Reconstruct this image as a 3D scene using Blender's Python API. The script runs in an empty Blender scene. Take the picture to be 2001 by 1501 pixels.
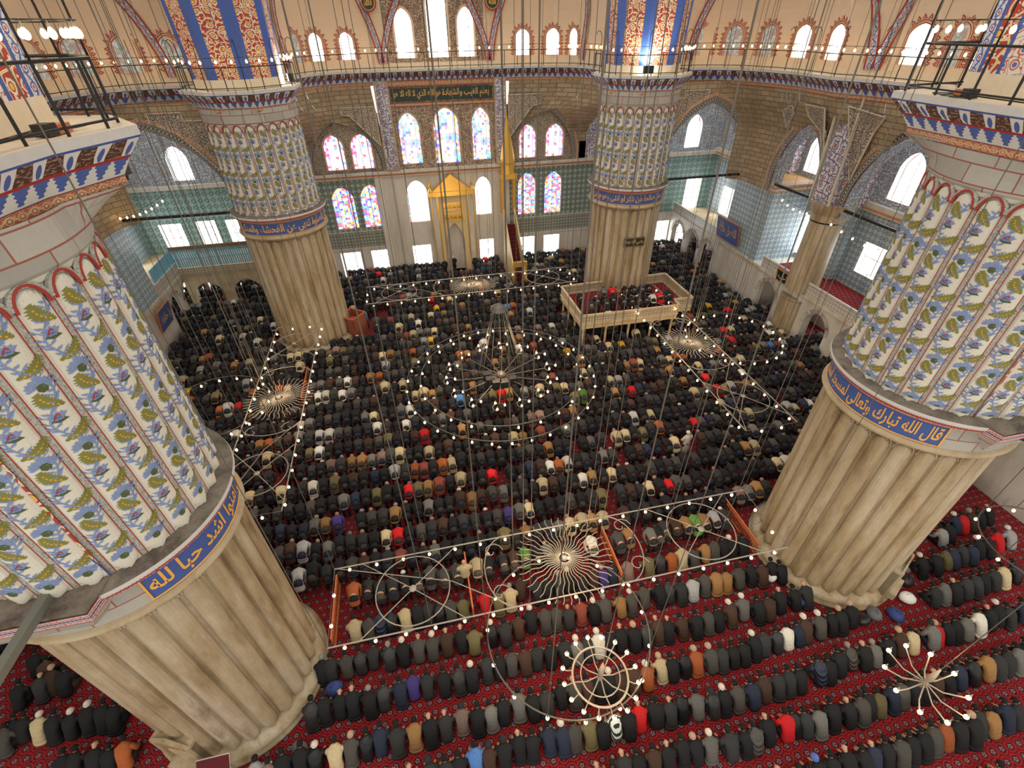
import bpy, math, random
import numpy as np
from mathutils import Vector, Matrix
PI=math.pi
SC=bpy.context.scene; C=SC.collection
# ------------------------------------------------------------ camera, world, exposure
def look(yaw,pitch,roll):
    cy,sy,cp,sp=math.cos(yaw),math.sin(yaw),math.cos(pitch),math.sin(pitch)
    fwd=Vector((-sy*cp,cy*cp,-sp)); right=Vector((cy,sy,0)); up=right.cross(fwd)
    cr,sr=math.cos(roll),math.sin(roll)
    return right*cr+up*sr, up*cr-right*sr, fwd
r_,u_,f_=look(-0.202,0.650,-0.018)
camd=bpy.data.cameras.new('camera'); cam=bpy.data.objects.new('camera',camd); C.objects.link(cam)
camd.sensor_fit='HORIZONTAL'; camd.sensor_width=36; camd.lens=921.24/2001*36; camd.clip_end=200; camd.clip_start=.05
M=Matrix((r_,u_,-f_)).transposed().to_4x4(); M.translation=(-3.726,-21.262,18.695); cam.matrix_world=M
SC.camera=cam
SC.view_settings.view_transform='Standard'; SC.view_settings.look='None'
SC.view_settings.exposure=0.6; SC.view_settings.gamma=1; SC.view_settings.use_curve_mapping=False
W=bpy.data.worlds.new('World'); SC.world=W; W.use_nodes=True
bg=W.node_tree.nodes['Background']; bg.inputs[0].default_value=(1,.94,.84,1); bg.inputs[1].default_value=0.72
def lamp(name,kind,loc,energy,col,rot=None,size=None,target=None,spot=None):
    d=bpy.data.lights.new(name,kind); d.energy=energy; d.color=col
    if kind=='AREA': d.shape='RECTANGLE'; d.size,d.size_y=size
    elif kind=='SUN': d.angle=size
    else: d.shadow_soft_size=size or .15
    if spot: d.spot_size=spot; d.spot_blend=.6
    o=bpy.data.objects.new(name,d); C.objects.link(o); o.location=loc
    if target is not None: o.rotation_euler=(Vector(target)-Vector(loc)).to_track_quat('-Z','Y').to_euler()
    return o
# daylight falling through the dome windows high above the hall
lamp('dome_window_daylight','SUN',(0,0,30),.35,(1,.95,.86),size=.7,target=(5,9,0))
random.seed(7)
# ------------------------------------------------------------ mesh builder
class MB:
    def __init__(s): s.v=[];s.f=[];s.m=[];s.u=[];s.mat=0
    def add(s,vs,fs,uv=None,mat=None):
        o=len(s.v); s.v.extend([tuple(v) for v in vs]); s.u.extend(uv if uv else [(0,0)]*len(vs))
        k=s.mat if mat is None else mat
        for f in fs: s.f.append(tuple(i+o for i in f)); s.m.append(k)
    def quad(s,a,b,c,d,uv=None,mat=None): s.add([a,b,c,d],[(0,1,2,3)],uv,mat)
    def poly(s,pts,mat=None,uv=None): s.add(pts,[tuple(range(len(pts)))],uv,mat)
    def box(s,x0,x1,y0,y1,z0,z1,mat=None,rot=0,org=(0,0)):
        P=[(x,y,z) for z in (z0,z1) for y in (y0,y1) for x in (x0,x1)]
        if rot or org!=(0,0):
            c,n=math.cos(rot),math.sin(rot); P=[(org[0]+x*c-y*n,org[1]+x*n+y*c,z) for x,y,z in P]
        F=[((0,1,5,4),(x1-x0,z1-z0)),((1,3,7,5),(y1-y0,z1-z0)),((3,2,6,7),(x1-x0,z1-z0)),((2,0,4,6),(y1-y0,z1-z0)),((4,5,7,6),(x1-x0,y1-y0)),((2,3,1,0),(x1-x0,y1-y0))]
        for f,(a,b) in F: s.add([P[i] for i in f],[(0,1,2,3)],[(0,0),(a,0),(a,b),(0,b)],mat)
    def beam(s,a,b,w,h,mat=None):
        a=Vector(a);b=Vector(b);t=(b-a).normalized(); up=Vector((0,0,1)) if abs(t.z)<.95 else Vector((1,0,0))
        x=t.cross(up).normalized()*w/2; y=x.cross(t).normalized()*h/2
        P=[p+i*x+j*y for p in (a,b) for i,j in ((-1,-1),(1,-1),(1,1),(-1,1))]
        s.add(P,[(0,1,2,3),(7,6,5,4),(0,4,5,1),(1,5,6,2),(2,6,7,3),(3,7,4,0)],mat=mat)
    def tube(s,path,r,n=6,closed=False,caps=True,mat=None,sc=None):
        P=[Vector(p) for p in path]; k=len(P); R=r if isinstance(r,(list,tuple)) else [r]*k
        vs=[];nx=None
        for i in range(k):
            if closed: t=P[(i+1)%k]-P[i-1]
            else: t=P[min(i+1,k-1)]-P[max(i-1,0)]
            t.normalize()
            if nx is None:
                up=Vector((0,0,1)) if abs(t.z)<.9 else Vector((0,1,0)); nx=t.cross(up).normalized()
            else: nx=(nx-t*nx.dot(t)).normalized()
            ny=t.cross(nx)
            sx,sy=sc[i] if sc else (1,1)
            for j in range(n):
                a=2*PI*j/n; vs.append(P[i]+nx*(math.cos(a)*R[i]*sx)+ny*(math.sin(a)*R[i]*sy))
        fs=[]
        for i in range(k if closed else k-1):
            for j in range(n):
                a=i*n+j;b=i*n+(j+1)%n;c=((i+1)%k)*n+(j+1)%n;d=((i+1)%k)*n+j; fs.append((a,b,c,d))
        if caps and not closed: fs.append(tuple(range(n-1,-1,-1))); fs.append(tuple(range((k-1)*n,k*n)))
        s.add(vs,fs,mat=mat)
    def lathe(s,prof,n=24,org=(0,0,0),mats=None,a0=0,a1=2*PI,caps=True,R0=1.):
        full=abs(a1-a0-2*PI)<1e-6; m=n if full else n+1; vs=[];uv=[]
        v=0
        for i,(r,z) in enumerate(prof):
            if i: v+=math.hypot(r-prof[i-1][0],z-prof[i-1][1])
            for j in range(m):
                a=a0+(a1-a0)*j/n; vs.append((org[0]+r*math.cos(a),org[1]+r*math.sin(a),org[2]+z)); uv.append((a*R0,v))
        for i in range(len(prof)-1):
            fs=[(i*m+j,i*m+(j+1)%m,(i+1)*m+(j+1)%m,(i+1)*m+j) for j in range(n)]
            o=len(s.v)
            k=(mats[i] if mats else s.mat)
            for f in fs: s.f.append(tuple(q+o for q in f)); s.m.append(k)
        s.v.extend(vs); s.u.extend(uv)
        if caps and full:
            o=len(s.v)-len(vs)
            if prof[0][0]>1e-4: s.f.append(tuple(o+j for j in range(m-1,-1,-1))); s.m.append(mats[0] if mats else s.mat)
            if prof[-1][0]>1e-4: s.f.append(tuple(o+(len(prof)-1)*m+j for j in range(m))); s.m.append(mats[-1] if mats else s.mat)
    def prism(s,pts,z0,z1,mat=None,top=None):
        n=len(pts); T=top or pts
        s.poly([(x,y,z1) for x,y in T],mat,[(x,y) for x,y in T]); s.poly([(x,y,z0) for x,y in reversed(pts)],mat,[(x,y) for x,y in reversed(pts)])
        d=0
        for i in range(n):
            a,b=pts[i],pts[(i+1)%n];A,B=T[i],T[(i+1)%n]; L=math.dist(a,b)
            s.quad((*a,z0),(*b,z0),(*B,z1),(*A,z1),[(d,z0),(d+L,z0),(d+L,z1),(d,z1)],mat); d+=L
    def sphere(s,c,r,n=10,m=6,mat=None,sq=(1,1,1)):
        vs=[(c[0],c[1],c[2]-r*sq[2])]
        for i in range(1,m):
            p=-PI/2+PI*i/m
            for j in range(n):
                a=2*PI*j/n; vs.append((c[0]+r*sq[0]*math.cos(p)*math.cos(a),c[1]+r*sq[1]*math.cos(p)*math.sin(a),c[2]+r*sq[2]*math.sin(p)))
        vs.append((c[0],c[1],c[2]+r*sq[2])); fs=[]
        for j in range(n): fs.append((0,1+(j+1)%n,1+j)); fs.append((len(vs)-1,1+(m-2)*n+j,1+(m-2)*n+(j+1)%n))
        for i in range(m-2):
            for j in range(n): fs.append((1+i*n+j,1+i*n+(j+1)%n,1+(i+1)*n+(j+1)%n,1+(i+1)*n+j))
        s.add(vs,fs,mat=mat)
    def mesh(s,name,mats,smooth=False):
        me=bpy.data.meshes.new(name); me.from_pydata(s.v,[],s.f)
        for m in (mats if isinstance(mats,(list,tuple)) else [mats]): me.materials.append(m)
        me.polygons.foreach_set('material_index',s.m)
        if smooth: me.polygons.foreach_set('use_smooth',[True]*len(s.f))
        L=me.uv_layers.new(name='UVMap'); vi=np.zeros(len(me.loops),dtype=np.int32); me.loops.foreach_get('vertex_index',vi)
        U=np.array(s.u,dtype=np.float32)[vi]; L.data.foreach_set('uv',U.ravel()); me.update(); return me
    def build(s,name,mats,parent=None,smooth=False,loc=None,rz=0):
        o=bpy.data.objects.new(name,s.mesh(name,mats,smooth)); C.objects.link(o)
        if parent: o.parent=parent
        if loc: o.location=loc
        if rz: o.rotation_euler=(0,0,rz)
        return o
def thing(name,label,cat,loc=(0,0,0),rz=0,group=None):
    o=bpy.data.objects.new(name,None); C.objects.link(o); o.empty_display_size=.3
    o.location=loc; o.rotation_euler=(0,0,rz); return tag(o,label,cat,group)
def tag(o,label,cat,group=None):
    o['label']=label;o['category']=cat
    if group:o['group']=group
    return o
def struct(o): o['kind']='structure'; return o
def copyob(o,parent=None):
    c=o.copy(); C.objects.link(c)
    if parent: c.parent=parent
    return c
def copytree(o,parent=None):
    c=copyob(o,parent)
    for ch in list(o.children): copytree(ch,c)
    return c
# ------------------------------------------------------------ materials
class NM:
    def __init__(s,name,rough=.7,metal=0,spec=.5):
        s.m=bpy.data.materials.new(name); s.m.use_nodes=True; s.t=s.m.node_tree; s.n=s.t.nodes; s.l=s.t.links
        s.b=s.n['Principled BSDF']; s.b.inputs['Roughness'].default_value=rough; s.b.inputs['Metallic'].default_value=metal
        s.b.inputs['Specular IOR Level'].default_value=spec
    def set(s,sock,v):
        if isinstance(v,bpy.types.NodeSocket): s.l.new(v,sock)
        elif isinstance(v,(tuple,list)) and len(v)==3 and sock.type=='RGBA': sock.default_value=(*v,1)
        else: sock.default_value=v
    def N(s,t,**k):
        n=s.n.new(t)
        for a,b in k.items(): setattr(n,a,b)
        return n
    def uv(s): return s.N('ShaderNodeTexCoord').outputs['UV']
    def obj(s): return s.N('ShaderNodeTexCoord').outputs['Object']
    def math(s,op,a,b=0,c=0):
        n=s.N('ShaderNodeMath',operation=op); s.set(n.inputs[0],a); s.set(n.inputs[1],b); s.set(n.inputs[2],c); return n.outputs[0]
    def mix(s,f,a,b):
        n=s.N('ShaderNodeMix',data_type='RGBA'); s.set(n.inputs[0],f); s.set(n.inputs[6],a); s.set(n.inputs[7],b); return n.outputs[2]
    def scale(s,v,sc):
        n=s.N('ShaderNodeVectorMath',operation='MULTIPLY'); s.set(n.inputs[0],v); n.inputs[1].default_value=sc; return n.outputs[0]
    def vadd(s,a,b):
        n=s.N('ShaderNodeVectorMath',operation='ADD'); s.set(n.inputs[0],a); s.set(n.inputs[1],b); return n.outputs[0]
    def xyz(s,v):
        n=s.N('ShaderNodeSeparateXYZ'); s.set(n.inputs[0],v); return n.outputs
    def comb(s,x,y,z=0):
        n=s.N('ShaderNodeCombineXYZ'); s.set(n.inputs[0],x); s.set(n.inputs[1],y); s.set(n.inputs[2],z); return n.outputs[0]
    def noise(s,v,sc,det=3,rough=.55,col=False):
        n=s.N('ShaderNodeTexNoise'); s.set(n.inputs['Vector'],v); n.inputs['Scale'].default_value=sc; n.inputs['Detail'].default_value=det; n.inputs['Roughness'].default_value=rough
        return n.outputs['Color' if col else 'Fac']
    def vor(s,v,sc,feat='F1',rnd=1.,out='Distance'):
        n=s.N('ShaderNodeTexVoronoi',feature=feat); n.voronoi_dimensions='2D'; s.set(n.inputs['Vector'],v); n.inputs['Scale'].default_value=sc; n.inputs['Randomness'].default_value=rnd; return n.outputs[out]
    def ramp(s,f,st,interp='LINEAR'):
        n=s.N('ShaderNodeValToRGB'); s.set(n.inputs[0],f); r=n.color_ramp; r.interpolation=interp
        while len(r.elements)<len(st): r.elements.new(.5)
        for e,(p,c) in zip(r.elements,st): e.position=p; e.color=(*c,1)
        return n.outputs[0]
    def lt(s,a,b): return s.math('LESS_THAN',a,b)
    def gt(s,a,b): return s.math('GREATER_THAN',a,b)
    def col(s,c): s.set(s.b.inputs['Base Color'],c); return s
    def bump(s,h,st=.3,dist=.02):
        n=s.N('ShaderNodeBump'); n.inputs['Strength'].default_value=st; n.inputs['Distance'].default_value=dist; s.set(n.inputs['Height'],h); s.l.new(n.outputs[0],s.b.inputs['Normal']); return s
    def emit(s,c,st):
        s.set(s.b.inputs['Emission Color'],c); s.b.inputs['Emission Strength'].default_value=st; return s
MT={}
def plain(name,c,rough=.7,metal=0,var=.12,sc=6,spec=.5):
    if name in MT: return MT[name]
    m=NM(name,rough,metal,spec); n=m.noise(m.obj(),sc,4)
    m.col(m.mix(n,tuple(x*(1-var) for x in c),tuple(min(1,x*(1+var)) for x in c))); MT[name]=m.m; return m.m
def emis(name,c,st,sample=True):
    m=NM(name,.5); m.col(tuple(x*.8 for x in c)); m.emit(c,st)
    if not sample: m.m.cycles.emission_sampling='NONE'
    MT[name]=m.m; return m.m
def arab(name,bg,ink,acc,sc=2.2,bg2=None,thick=.07):
    """rosettes joined by curling vines, painted flat"""
    m=NM(name,.75); uv=m.uv(); w=m.noise(uv,sc*.9,1,.4,True)
    v=m.vadd(uv,m.scale(w,(.35/sc*2,.35/sc*2,0)))
    d=m.vor(v,sc*1.6,'F1',.55); e=m.vor(v,sc*1.6,'DISTANCE_TO_EDGE',.55)
    sp=m.noise(uv,sc*7,1,.4); c=bg
    if bg2: c=m.mix(m.gt(m.noise(uv,sc*.5,1),.55),bg,bg2)
    c=m.mix(m.gt(sp,.6),c,ink)
    c=m.mix(m.lt(e,thick),c,ink); c=m.mix(m.lt(e,thick*.35),c,acc)
    c=m.mix(m.lt(d,.30),c,ink); c=m.mix(m.lt(d,.2),c,bg); c=m.mix(m.lt(d,.14),c,acc)
    m.col(c); MT[name]=m.m; return m.m
def tiles(name,c1,c2,c3,sc=2.5,lines=True):
    m=NM(name,.35); u=m.xyz(m.scale(m.uv(),(sc,sc,0)))
    fx=m.math('ABSOLUTE',m.math('SUBTRACT',m.math('FRACT',u[0]),.5)); fy=m.math('ABSOLUTE',m.math('SUBTRACT',m.math('FRACT',u[1]),.5))
    s1=m.math('ADD',fx,fy); mx=m.math('MAXIMUM',fx,fy)
    c=m.mix(m.lt(s1,.5),c1,c2); c=m.mix(m.lt(m.math('ABSOLUTE',m.math('SUBTRACT',s1,.5)),.06),c,c3)
    c=m.mix(m.lt(s1,.22),c,c3); c=m.mix(m.lt(s1,.12),c,c1); c=m.mix(m.gt(mx,.46),c,c1)
    big=m.noise(m.uv(),.9,2); c=m.mix(m.math('MULTIPLY',big,.35),c,c1)
    m.col(c); MT[name]=m.m; return m.m
def band(name,bg,ink,acc,per=.4,line=None,rng=1.):
    """running ornament along u; v given 0..1"""
    m=NM(name,.7); u=m.xyz(m.uv()); f=m.math('FRACT',m.math('DIVIDE',u[0],per)); w=m.math('SINE',m.math('MULTIPLY',f,2*PI))
    vv=m.math('MULTIPLY',m.math('SUBTRACT',u[1],.5),1.)
    vine=m.lt(m.math('ABSOLUTE',m.math('SUBTRACT',vv,m.math('MULTIPLY',w,.22))),.09)
    cx=m.math('MULTIPLY',m.math('ABSOLUTE',m.math('SUBTRACT',f,.5)),2*per); 
    dx=m.math('MULTIPLY',m.math('SUBTRACT',m.math('ABSOLUTE',m.math('SUBTRACT',f,.5)),.25),per*4); dy=m.math('ADD',vv,m.math('MULTIPLY',m.math('SIGN',m.math('SUBTRACT',f,.5)),-.0))
    r=m.math('SQRT',m.math('ADD',m.math('MULTIPLY',dx,dx),m.math('MULTIPLY',m.math('MULTIPLY',dy,dy),1.6)))
    c=m.mix(m.gt(m.noise(m.uv(),18,1),.58),bg,ink)
    c=m.mix(vine,c,ink); c=m.mix(m.lt(r,.36),c,ink); c=m.mix(m.lt(r,.24),c,bg); c=m.mix(m.lt(r,.15),c,acc)
    if line: c=m.mix(m.gt(m.math('ABSOLUTE',vv),.42),c,line)
    m.col(c); MT[name]=m.m; return m.m
def stained(name,cols,st,white=.45,sc=9,bw=.16):
    """uv: u 0..1 across, v in metres/width"""
    m=NM(name,.3); uv=m.uv(); u=m.xyz(uv)
    edge=m.math('ABSOLUTE',m.math('SUBTRACT',u[0],.5)); border=m.gt(edge,.5-bw)
    k=m.vor(uv,sc,'F1',.35,'Color'); h=m.xyz(k)[0]
    n=len(cols); c=m.ramp(h,[(i/n,cc) for i,cc in enumerate(cols)],'CONSTANT')
    h2=m.xyz(k)[1]; c2=m.mix(m.gt(h2,white),(1,1,1),c)
    c=m.mix(border,c2,c)
    ln=m.lt(m.vor(uv,sc,'DISTANCE_TO_EDGE',.35),.035); c=m.mix(ln,c,(.25,.2,.35))
    ln=m.lt(m.math('ABSOLUTE',m.math('SUBTRACT',edge,.5-bw)),.018); c=m.mix(ln,c,cols[0])
    m.col((.2,.2,.2)); m.emit(c,st); MT[name]=m.m; return m.m
def obcol(name,rough=.8,kind=None):
    m=NM(name,rough,spec=.3); oi=m.N('ShaderNodeObjectInfo').outputs['Color']; p=m.obj()
    n=m.noise(p,9,3); c=m.mix(m.math('MULTIPLY',n,.45),oi,(.01,.01,.01)); z=m.xyz(p)
    if kind=='stripe': c=m.mix(m.gt(m.math('FRACT',m.math('MULTIPLY',m.math('ADD',z[2],m.math('MULTIPLY',z[1],-.9)),9)),.5),(.02,.04,.03),(.75,.78,.7))
    if kind=='puffer': m.bump(m.math('SINE',m.math('MULTIPLY',m.math('ADD',z[2],m.math('MULTIPLY',z[1],-.6)),60)),1,.02)
    else: m.bump(m.noise(m.scale(p,(1,1,.5)),7,3),.8,.03)
    m.col(c); MT[name]=m.m; return m.m
# ------------------------------------------------------------ palette
cream=(.62,.52,.36)
def mk_carpet():
    m=NM('red_carpet',.95,spec=.1); u=m.xyz(m.obj()); sx,sy=.34,.31
    row=m.math('FLOOR',m.math('DIVIDE',u[1],sy)); par=m.math('MULTIPLY',m.math('MODULO',m.math('ABSOLUTE',row),2),.5)
    fx=m.math('SUBTRACT',m.math('FRACT',m.math('ADD',m.math('DIVIDE',u[0],sx),par)),.5); fy=m.math('SUBTRACT',m.math('FRACT',m.math('DIVIDE',u[1],sy)),.5)
    r=m.math('SQRT',m.math('ADD',m.math('MULTIPLY',fx,fx),m.math('MULTIPLY',fy,fy)))
    ang=m.math('ARCTAN2',fy,fx); pet=m.math('MULTIPLY',m.math('COSINE',m.math('MULTIPLY',ang,5)),.05)
    rr=m.math('ADD',r,pet)
    n=m.noise(m.obj(),30,2); c=m.mix(n,(.15,.004,.008),(.30,.010,.014))
    c=m.mix(m.gt(m.noise(m.obj(),14,1),.60),c,(.03,.012,.02))
    c=m.mix(m.lt(rr,.27),c,(.015,.014,.02)); c=m.mix(m.lt(rr,.19),c,(.17,.20,.22)); c=m.mix(m.lt(r,.10),c,(.22,.01,.02))
    c=m.mix(m.lt(m.math('ABSOLUTE',m.math('SUBTRACT',r,.44)),.02),c,(.24,.07,.05))
    m.col(c); MT['carpet']=m.m
mk_carpet()
def mk_marble(name,a,b,c3,sc=.7,streak=True,spec=.4,rough=.45):
    m=NM(name,rough,spec=spec); p=m.obj(); v=m.scale(p,(1.6,1.6,.35)) if streak else p
    n=m.noise(v,sc,6,.65); n2=m.noise(m.scale(p,(1,1,.8)),sc*5,5,.7)
    c=m.ramp(n,[(.28,b),(.45,a),(.62,c3),(.78,b)]); c=m.mix(m.math('MULTIPLY',n2,.45),c,b)
    m.col(c); m.bump(n2,.25,.02); MT[name]=m.m; return m.m
mk_marble('pier_marble',(.46,.36,.22),(.17,.11,.05),(.62,.54,.40))
mk_marble('white_marble',(.62,.59,.53),(.42,.37,.30),(.74,.72,.67),.5)
mk_marble('tan_stone',(.50,.40,.26),(.30,.22,.13),(.60,.50,.35),.9,False,.2,.85)
mk_marble('dark_ledge',(.20,.17,.14),(.08,.06,.05),(.30,.26,.21),2,False,.1,.95)
mk_marble('loge_marble',(.66,.52,.32),(.46,.33,.17),(.74,.62,.42),1,False)
def mk_ashlar(name,c1,c2,mort,bw,bh,ms=.02):
    m=NM(name,.85,spec=.2); b=m.N('ShaderNodeTexBrick'); m.set(b.inputs['Vector'],m.uv()); b.inputs['Scale'].default_value=1
    b.inputs['Brick Width'].default_value=bw; b.inputs['Row Height'].default_value=bh; b.inputs['Mortar Size'].default_value=ms; b.inputs['Mortar Smooth'].default_value=.1
    for k,c in (('Color1',c1),('Color2',c2),('Mortar',mort)): b.inputs[k].default_value=(*c,1)
    n=m.noise(m.scale(m.uv(),(1,.6,0)),1.6,5,.7); c=m.mix(m.math('MULTIPLY',n,.6),b.outputs[0],tuple(x*.45 for x in c1))
    m.col(c); m.bump(b.outputs['Fac'],.4,.03); MT[name]=m.m; return m.m
mk_ashlar('ashlar_red',(.56,.53,.47),(.40,.38,.34),(.34,.06,.03),1.1,.42,.016)
mk_ashlar('ashlar_brown',(.52,.42,.28),(.36,.28,.17),(.20,.10,.06),.75,.30,.022)
mk_ashlar('voussoir',(.70,.66,.58),(.22,.08,.05),(.3,.25,.2),.22,2.,.004)
def mk_plaster():
    m=NM('painted_plaster',.85,spec=.2); p=m.obj(); n=m.noise(p,60,2); c=m.mix(m.gt(n,.66),(.72,.69,.60),(.40,.42,.42))
    c=m.mix(m.math('MULTIPLY',m.noise(p,1.3,4),.3),c,(.52,.44,.30)); m.col(c); MT['plaster']=m.m
mk_plaster()
def mk_rib():
    m=NM('speckled_rib',.9,spec=.2); p=m.obj(); m.col(m.ramp(m.noise(p,26,4,.8),[(.35,(.20,.20,.18)),(.55,(.46,.45,.40)),(.75,(.62,.60,.54))])); MT['rib']=m.m
mk_rib()
plain('dome_plaster',(.74,.58,.42),.9,var=.05); plain('skirting_plaster',(.72,.62,.47),.9)
plain('red_paint',(.36,.035,.02)); plain('blue_paint',(.055,.11,.38)); plain('pale_blue_paint',(.20,.28,.52)); plain('olive_paint',(.21,.20,.035)); plain('dark_green_paint',(.07,.10,.03)); plain('orange_paint',(.75,.36,.05))
plain('white_paint',(.78,.76,.70)); plain('grey_stone_edge',(.55,.53,.50)); plain('inscription_blue',(.05,.10,.33),.6); plain('inscription_gold',(.80,.42,.08),.45); plain('night_green',(.008,.03,.022),.4)
plain('gilding',(.80,.50,.11),.32,.55); plain('pale_gold',(.72,.56,.28),.5); plain('wrought_iron',(.16,.145,.12),.5,.6); plain('black_iron',(.02,.02,.02),.5,.4); plain('pale_iron',(.42,.38,.31),.45,.4)
plain('cable_steel',(.13,.11,.085),.6,.3); plain('red_wood',(.26,.05,.025),.4); plain('carved_wood',(.30,.10,.055),.5); plain('orange_wood',(.55,.15,.05),.4); plain('maroon_cloth',(.10,.008,.014),.95)
plain('grey_timber',(.16,.16,.13),.8); plain('black_plastic',(.02,.02,.022),.4); plain('blue_timber',(.20,.46,.62),.6); plain('brown_timber',(.24,.15,.08),.7); plain('floor_marble',(.66,.60,.52),.5); plain('card_white',(.8,.8,.76)); plain('grey_bag',(.14,.14,.15)); plain('blue_bag',(.03,.06,.22))
arab('arab_tan',(.52,.40,.26),(.08,.08,.10),(.30,.10,.05),1.5,thick=.05)
arab('arab_night',(.56,.46,.31),(.045,.05,.09),(.56,.46,.31),1.9,thick=.10)
arab('arab_blue',(.66,.66,.64),(.09,.14,.34),(.45,.10,.06),1.1,thick=.06)
arab('arab_pale',(.50,.58,.60),(.16,.24,.40),(.48,.20,.12),1.2,thick=.05)
arab('flower_panel',(.74,.71,.64),(.55,.16,.09),(.10,.16,.45),1.5,thick=.02)
arab('red_flower',(.42,.045,.025),(.70,.68,.55),(.75,.45,.08),1.3,thick=.05)
tiles('tile_green',(.36,.42,.38),(.10,.17,.15),(.05,.08,.07),2.2)
tiles('tile_teal',(.34,.50,.50),(.07,.20,.22),(.30,.40,.30),2.0)
tiles('tile_blue',(.48,.58,.60),(.12,.25,.38),(.30,.36,.42),2.6)
tiles('tile_small',(.42,.43,.36),(.13,.17,.14),(.08,.10,.09),3.6)
tiles('lattice',(.60,.52,.38),(.05,.04,.03),(.60,.52,.38),5.)
tiles('lattice_pale',(.62,.60,.54),(.22,.20,.18),(.62,.60,.54),4.)
band('band_red',(.42,.09,.045),(.60,.42,.24),(.62,.50,.30),.5,(.10,.04,.04)); band('band_orange',(.52,.18,.07),(.64,.48,.28),(.30,.06,.03),.4,(.62,.55,.44))
band('band_ring',(.40,.36,.30),(.05,.05,.07),(.58,.50,.38),.42,(.04,.04,.06)); band('band_blue',(.68,.68,.66),(.07,.12,.40),(.55,.10,.06),.62,(.05,.09,.32))
band('band_redwhite',(.40,.04,.025),(.72,.70,.60),(.75,.45,.08),.55); band('band_trim',(.66,.60,.55),(.40,.05,.05),(.08,.09,.20),.14,(.45,.08,.06)); band('band_white',(.70,.64,.54),(.30,.10,.05),(.60,.45,.2),.3,(.5,.3,.12))
def mk_corbel():
    m=NM('corbel_paint',.7); u=m.xyz(m.uv()); f=m.math('FRACT',m.math('DIVIDE',u[0],.62)); v=u[1]
    d=m.math('ABSOLUTE',m.math('SUBTRACT',f,.5)); blk=m.lt(d,m.math('ADD',.17,m.math('MULTIPLY',v,.07)))
    c=m.mix(blk,m.mix(m.gt(m.noise(m.uv(),9,2),.56),(.09,.03,.02),(.32,.24,.16)),(.72,.72,.70))
    dd=m.math('SQRT',m.math('ADD',m.math('MULTIPLY',d,d),m.math('POWER',m.math('MULTIPLY',m.math('SUBTRACT',v,.5),.3),2)))
    c=m.mix(m.lt(dd,.10),c,(.07,.12,.38)); c=m.mix(m.lt(v,.16),c,(.36,.03,.02)); m.col(c); MT['corbel']=m.m
    m=NM('leaf_fringe',.7); u=m.xyz(m.uv()); f=m.math('ABSOLUTE',m.math('SUBTRACT',m.math('FRACT',m.math('DIVIDE',u[0],.42)),.5))
    t=m.math('SUBTRACT',.42,m.math('MULTIPLY',m.math('SUBTRACT',1,u[1]),.36)); z=m.math('ADD',f,m.math('MULTIPLY',m.math('SINE',m.math('MULTIPLY',u[1],26)),.05))
    c=m.mix(m.math('MULTIPLY',m.lt(z,t),m.gt(u[1],.12)),(.66,.66,.62),(.07,.12,.38)); m.col(c); MT['fringe']=m.m
mk_corbel()
emis('window_daylight',(.95,.98,1.),4.2); emis('bulb_glow',(1,.66,.30),9,False); emis('bulb_core',(1,.80,.50),22,False); emis('flood_glow',(.95,1,.9),25,False); emis('tulip_glow',(1,.86,.62),5,False)
stained('glass_red',[(.9,.05,.15),(.1,.2,.9),(.95,.5,.75),(.8,.1,.1),(.9,.75,.9)],2.3,.55,7,.17)
stained('glass_blue',[(.10,.12,.85),(.1,.65,.75),(.85,.2,.2),(.95,.75,.2),(.2,.3,.95),(.75,.9,.95)],1.9,.45,8,.2)
stained('glass_vivid',[(.12,.08,.75),(.95,.35,.05),(.1,.45,.95),(.9,.1,.1),(.98,.8,.3),(.8,.9,1.)],1.7,.15,9,.24)
stained('glass_pale',[(.75,.4,.5),(.35,.7,.55),(.95,.85,.7),(.85,.55,.65)],2.6,.62,8,.18)
stained('glass_white',[(.6,.8,.98),(.9,.25,.45),(.6,.9,.8),(.9,.95,1)],3.6,.82,5,.05)
stained('glass_lead',[(.25,.32,.20),(.60,.62,.50),(.5,.16,.12),(.35,.4,.3)],.35,.9,10,.5)
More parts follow.
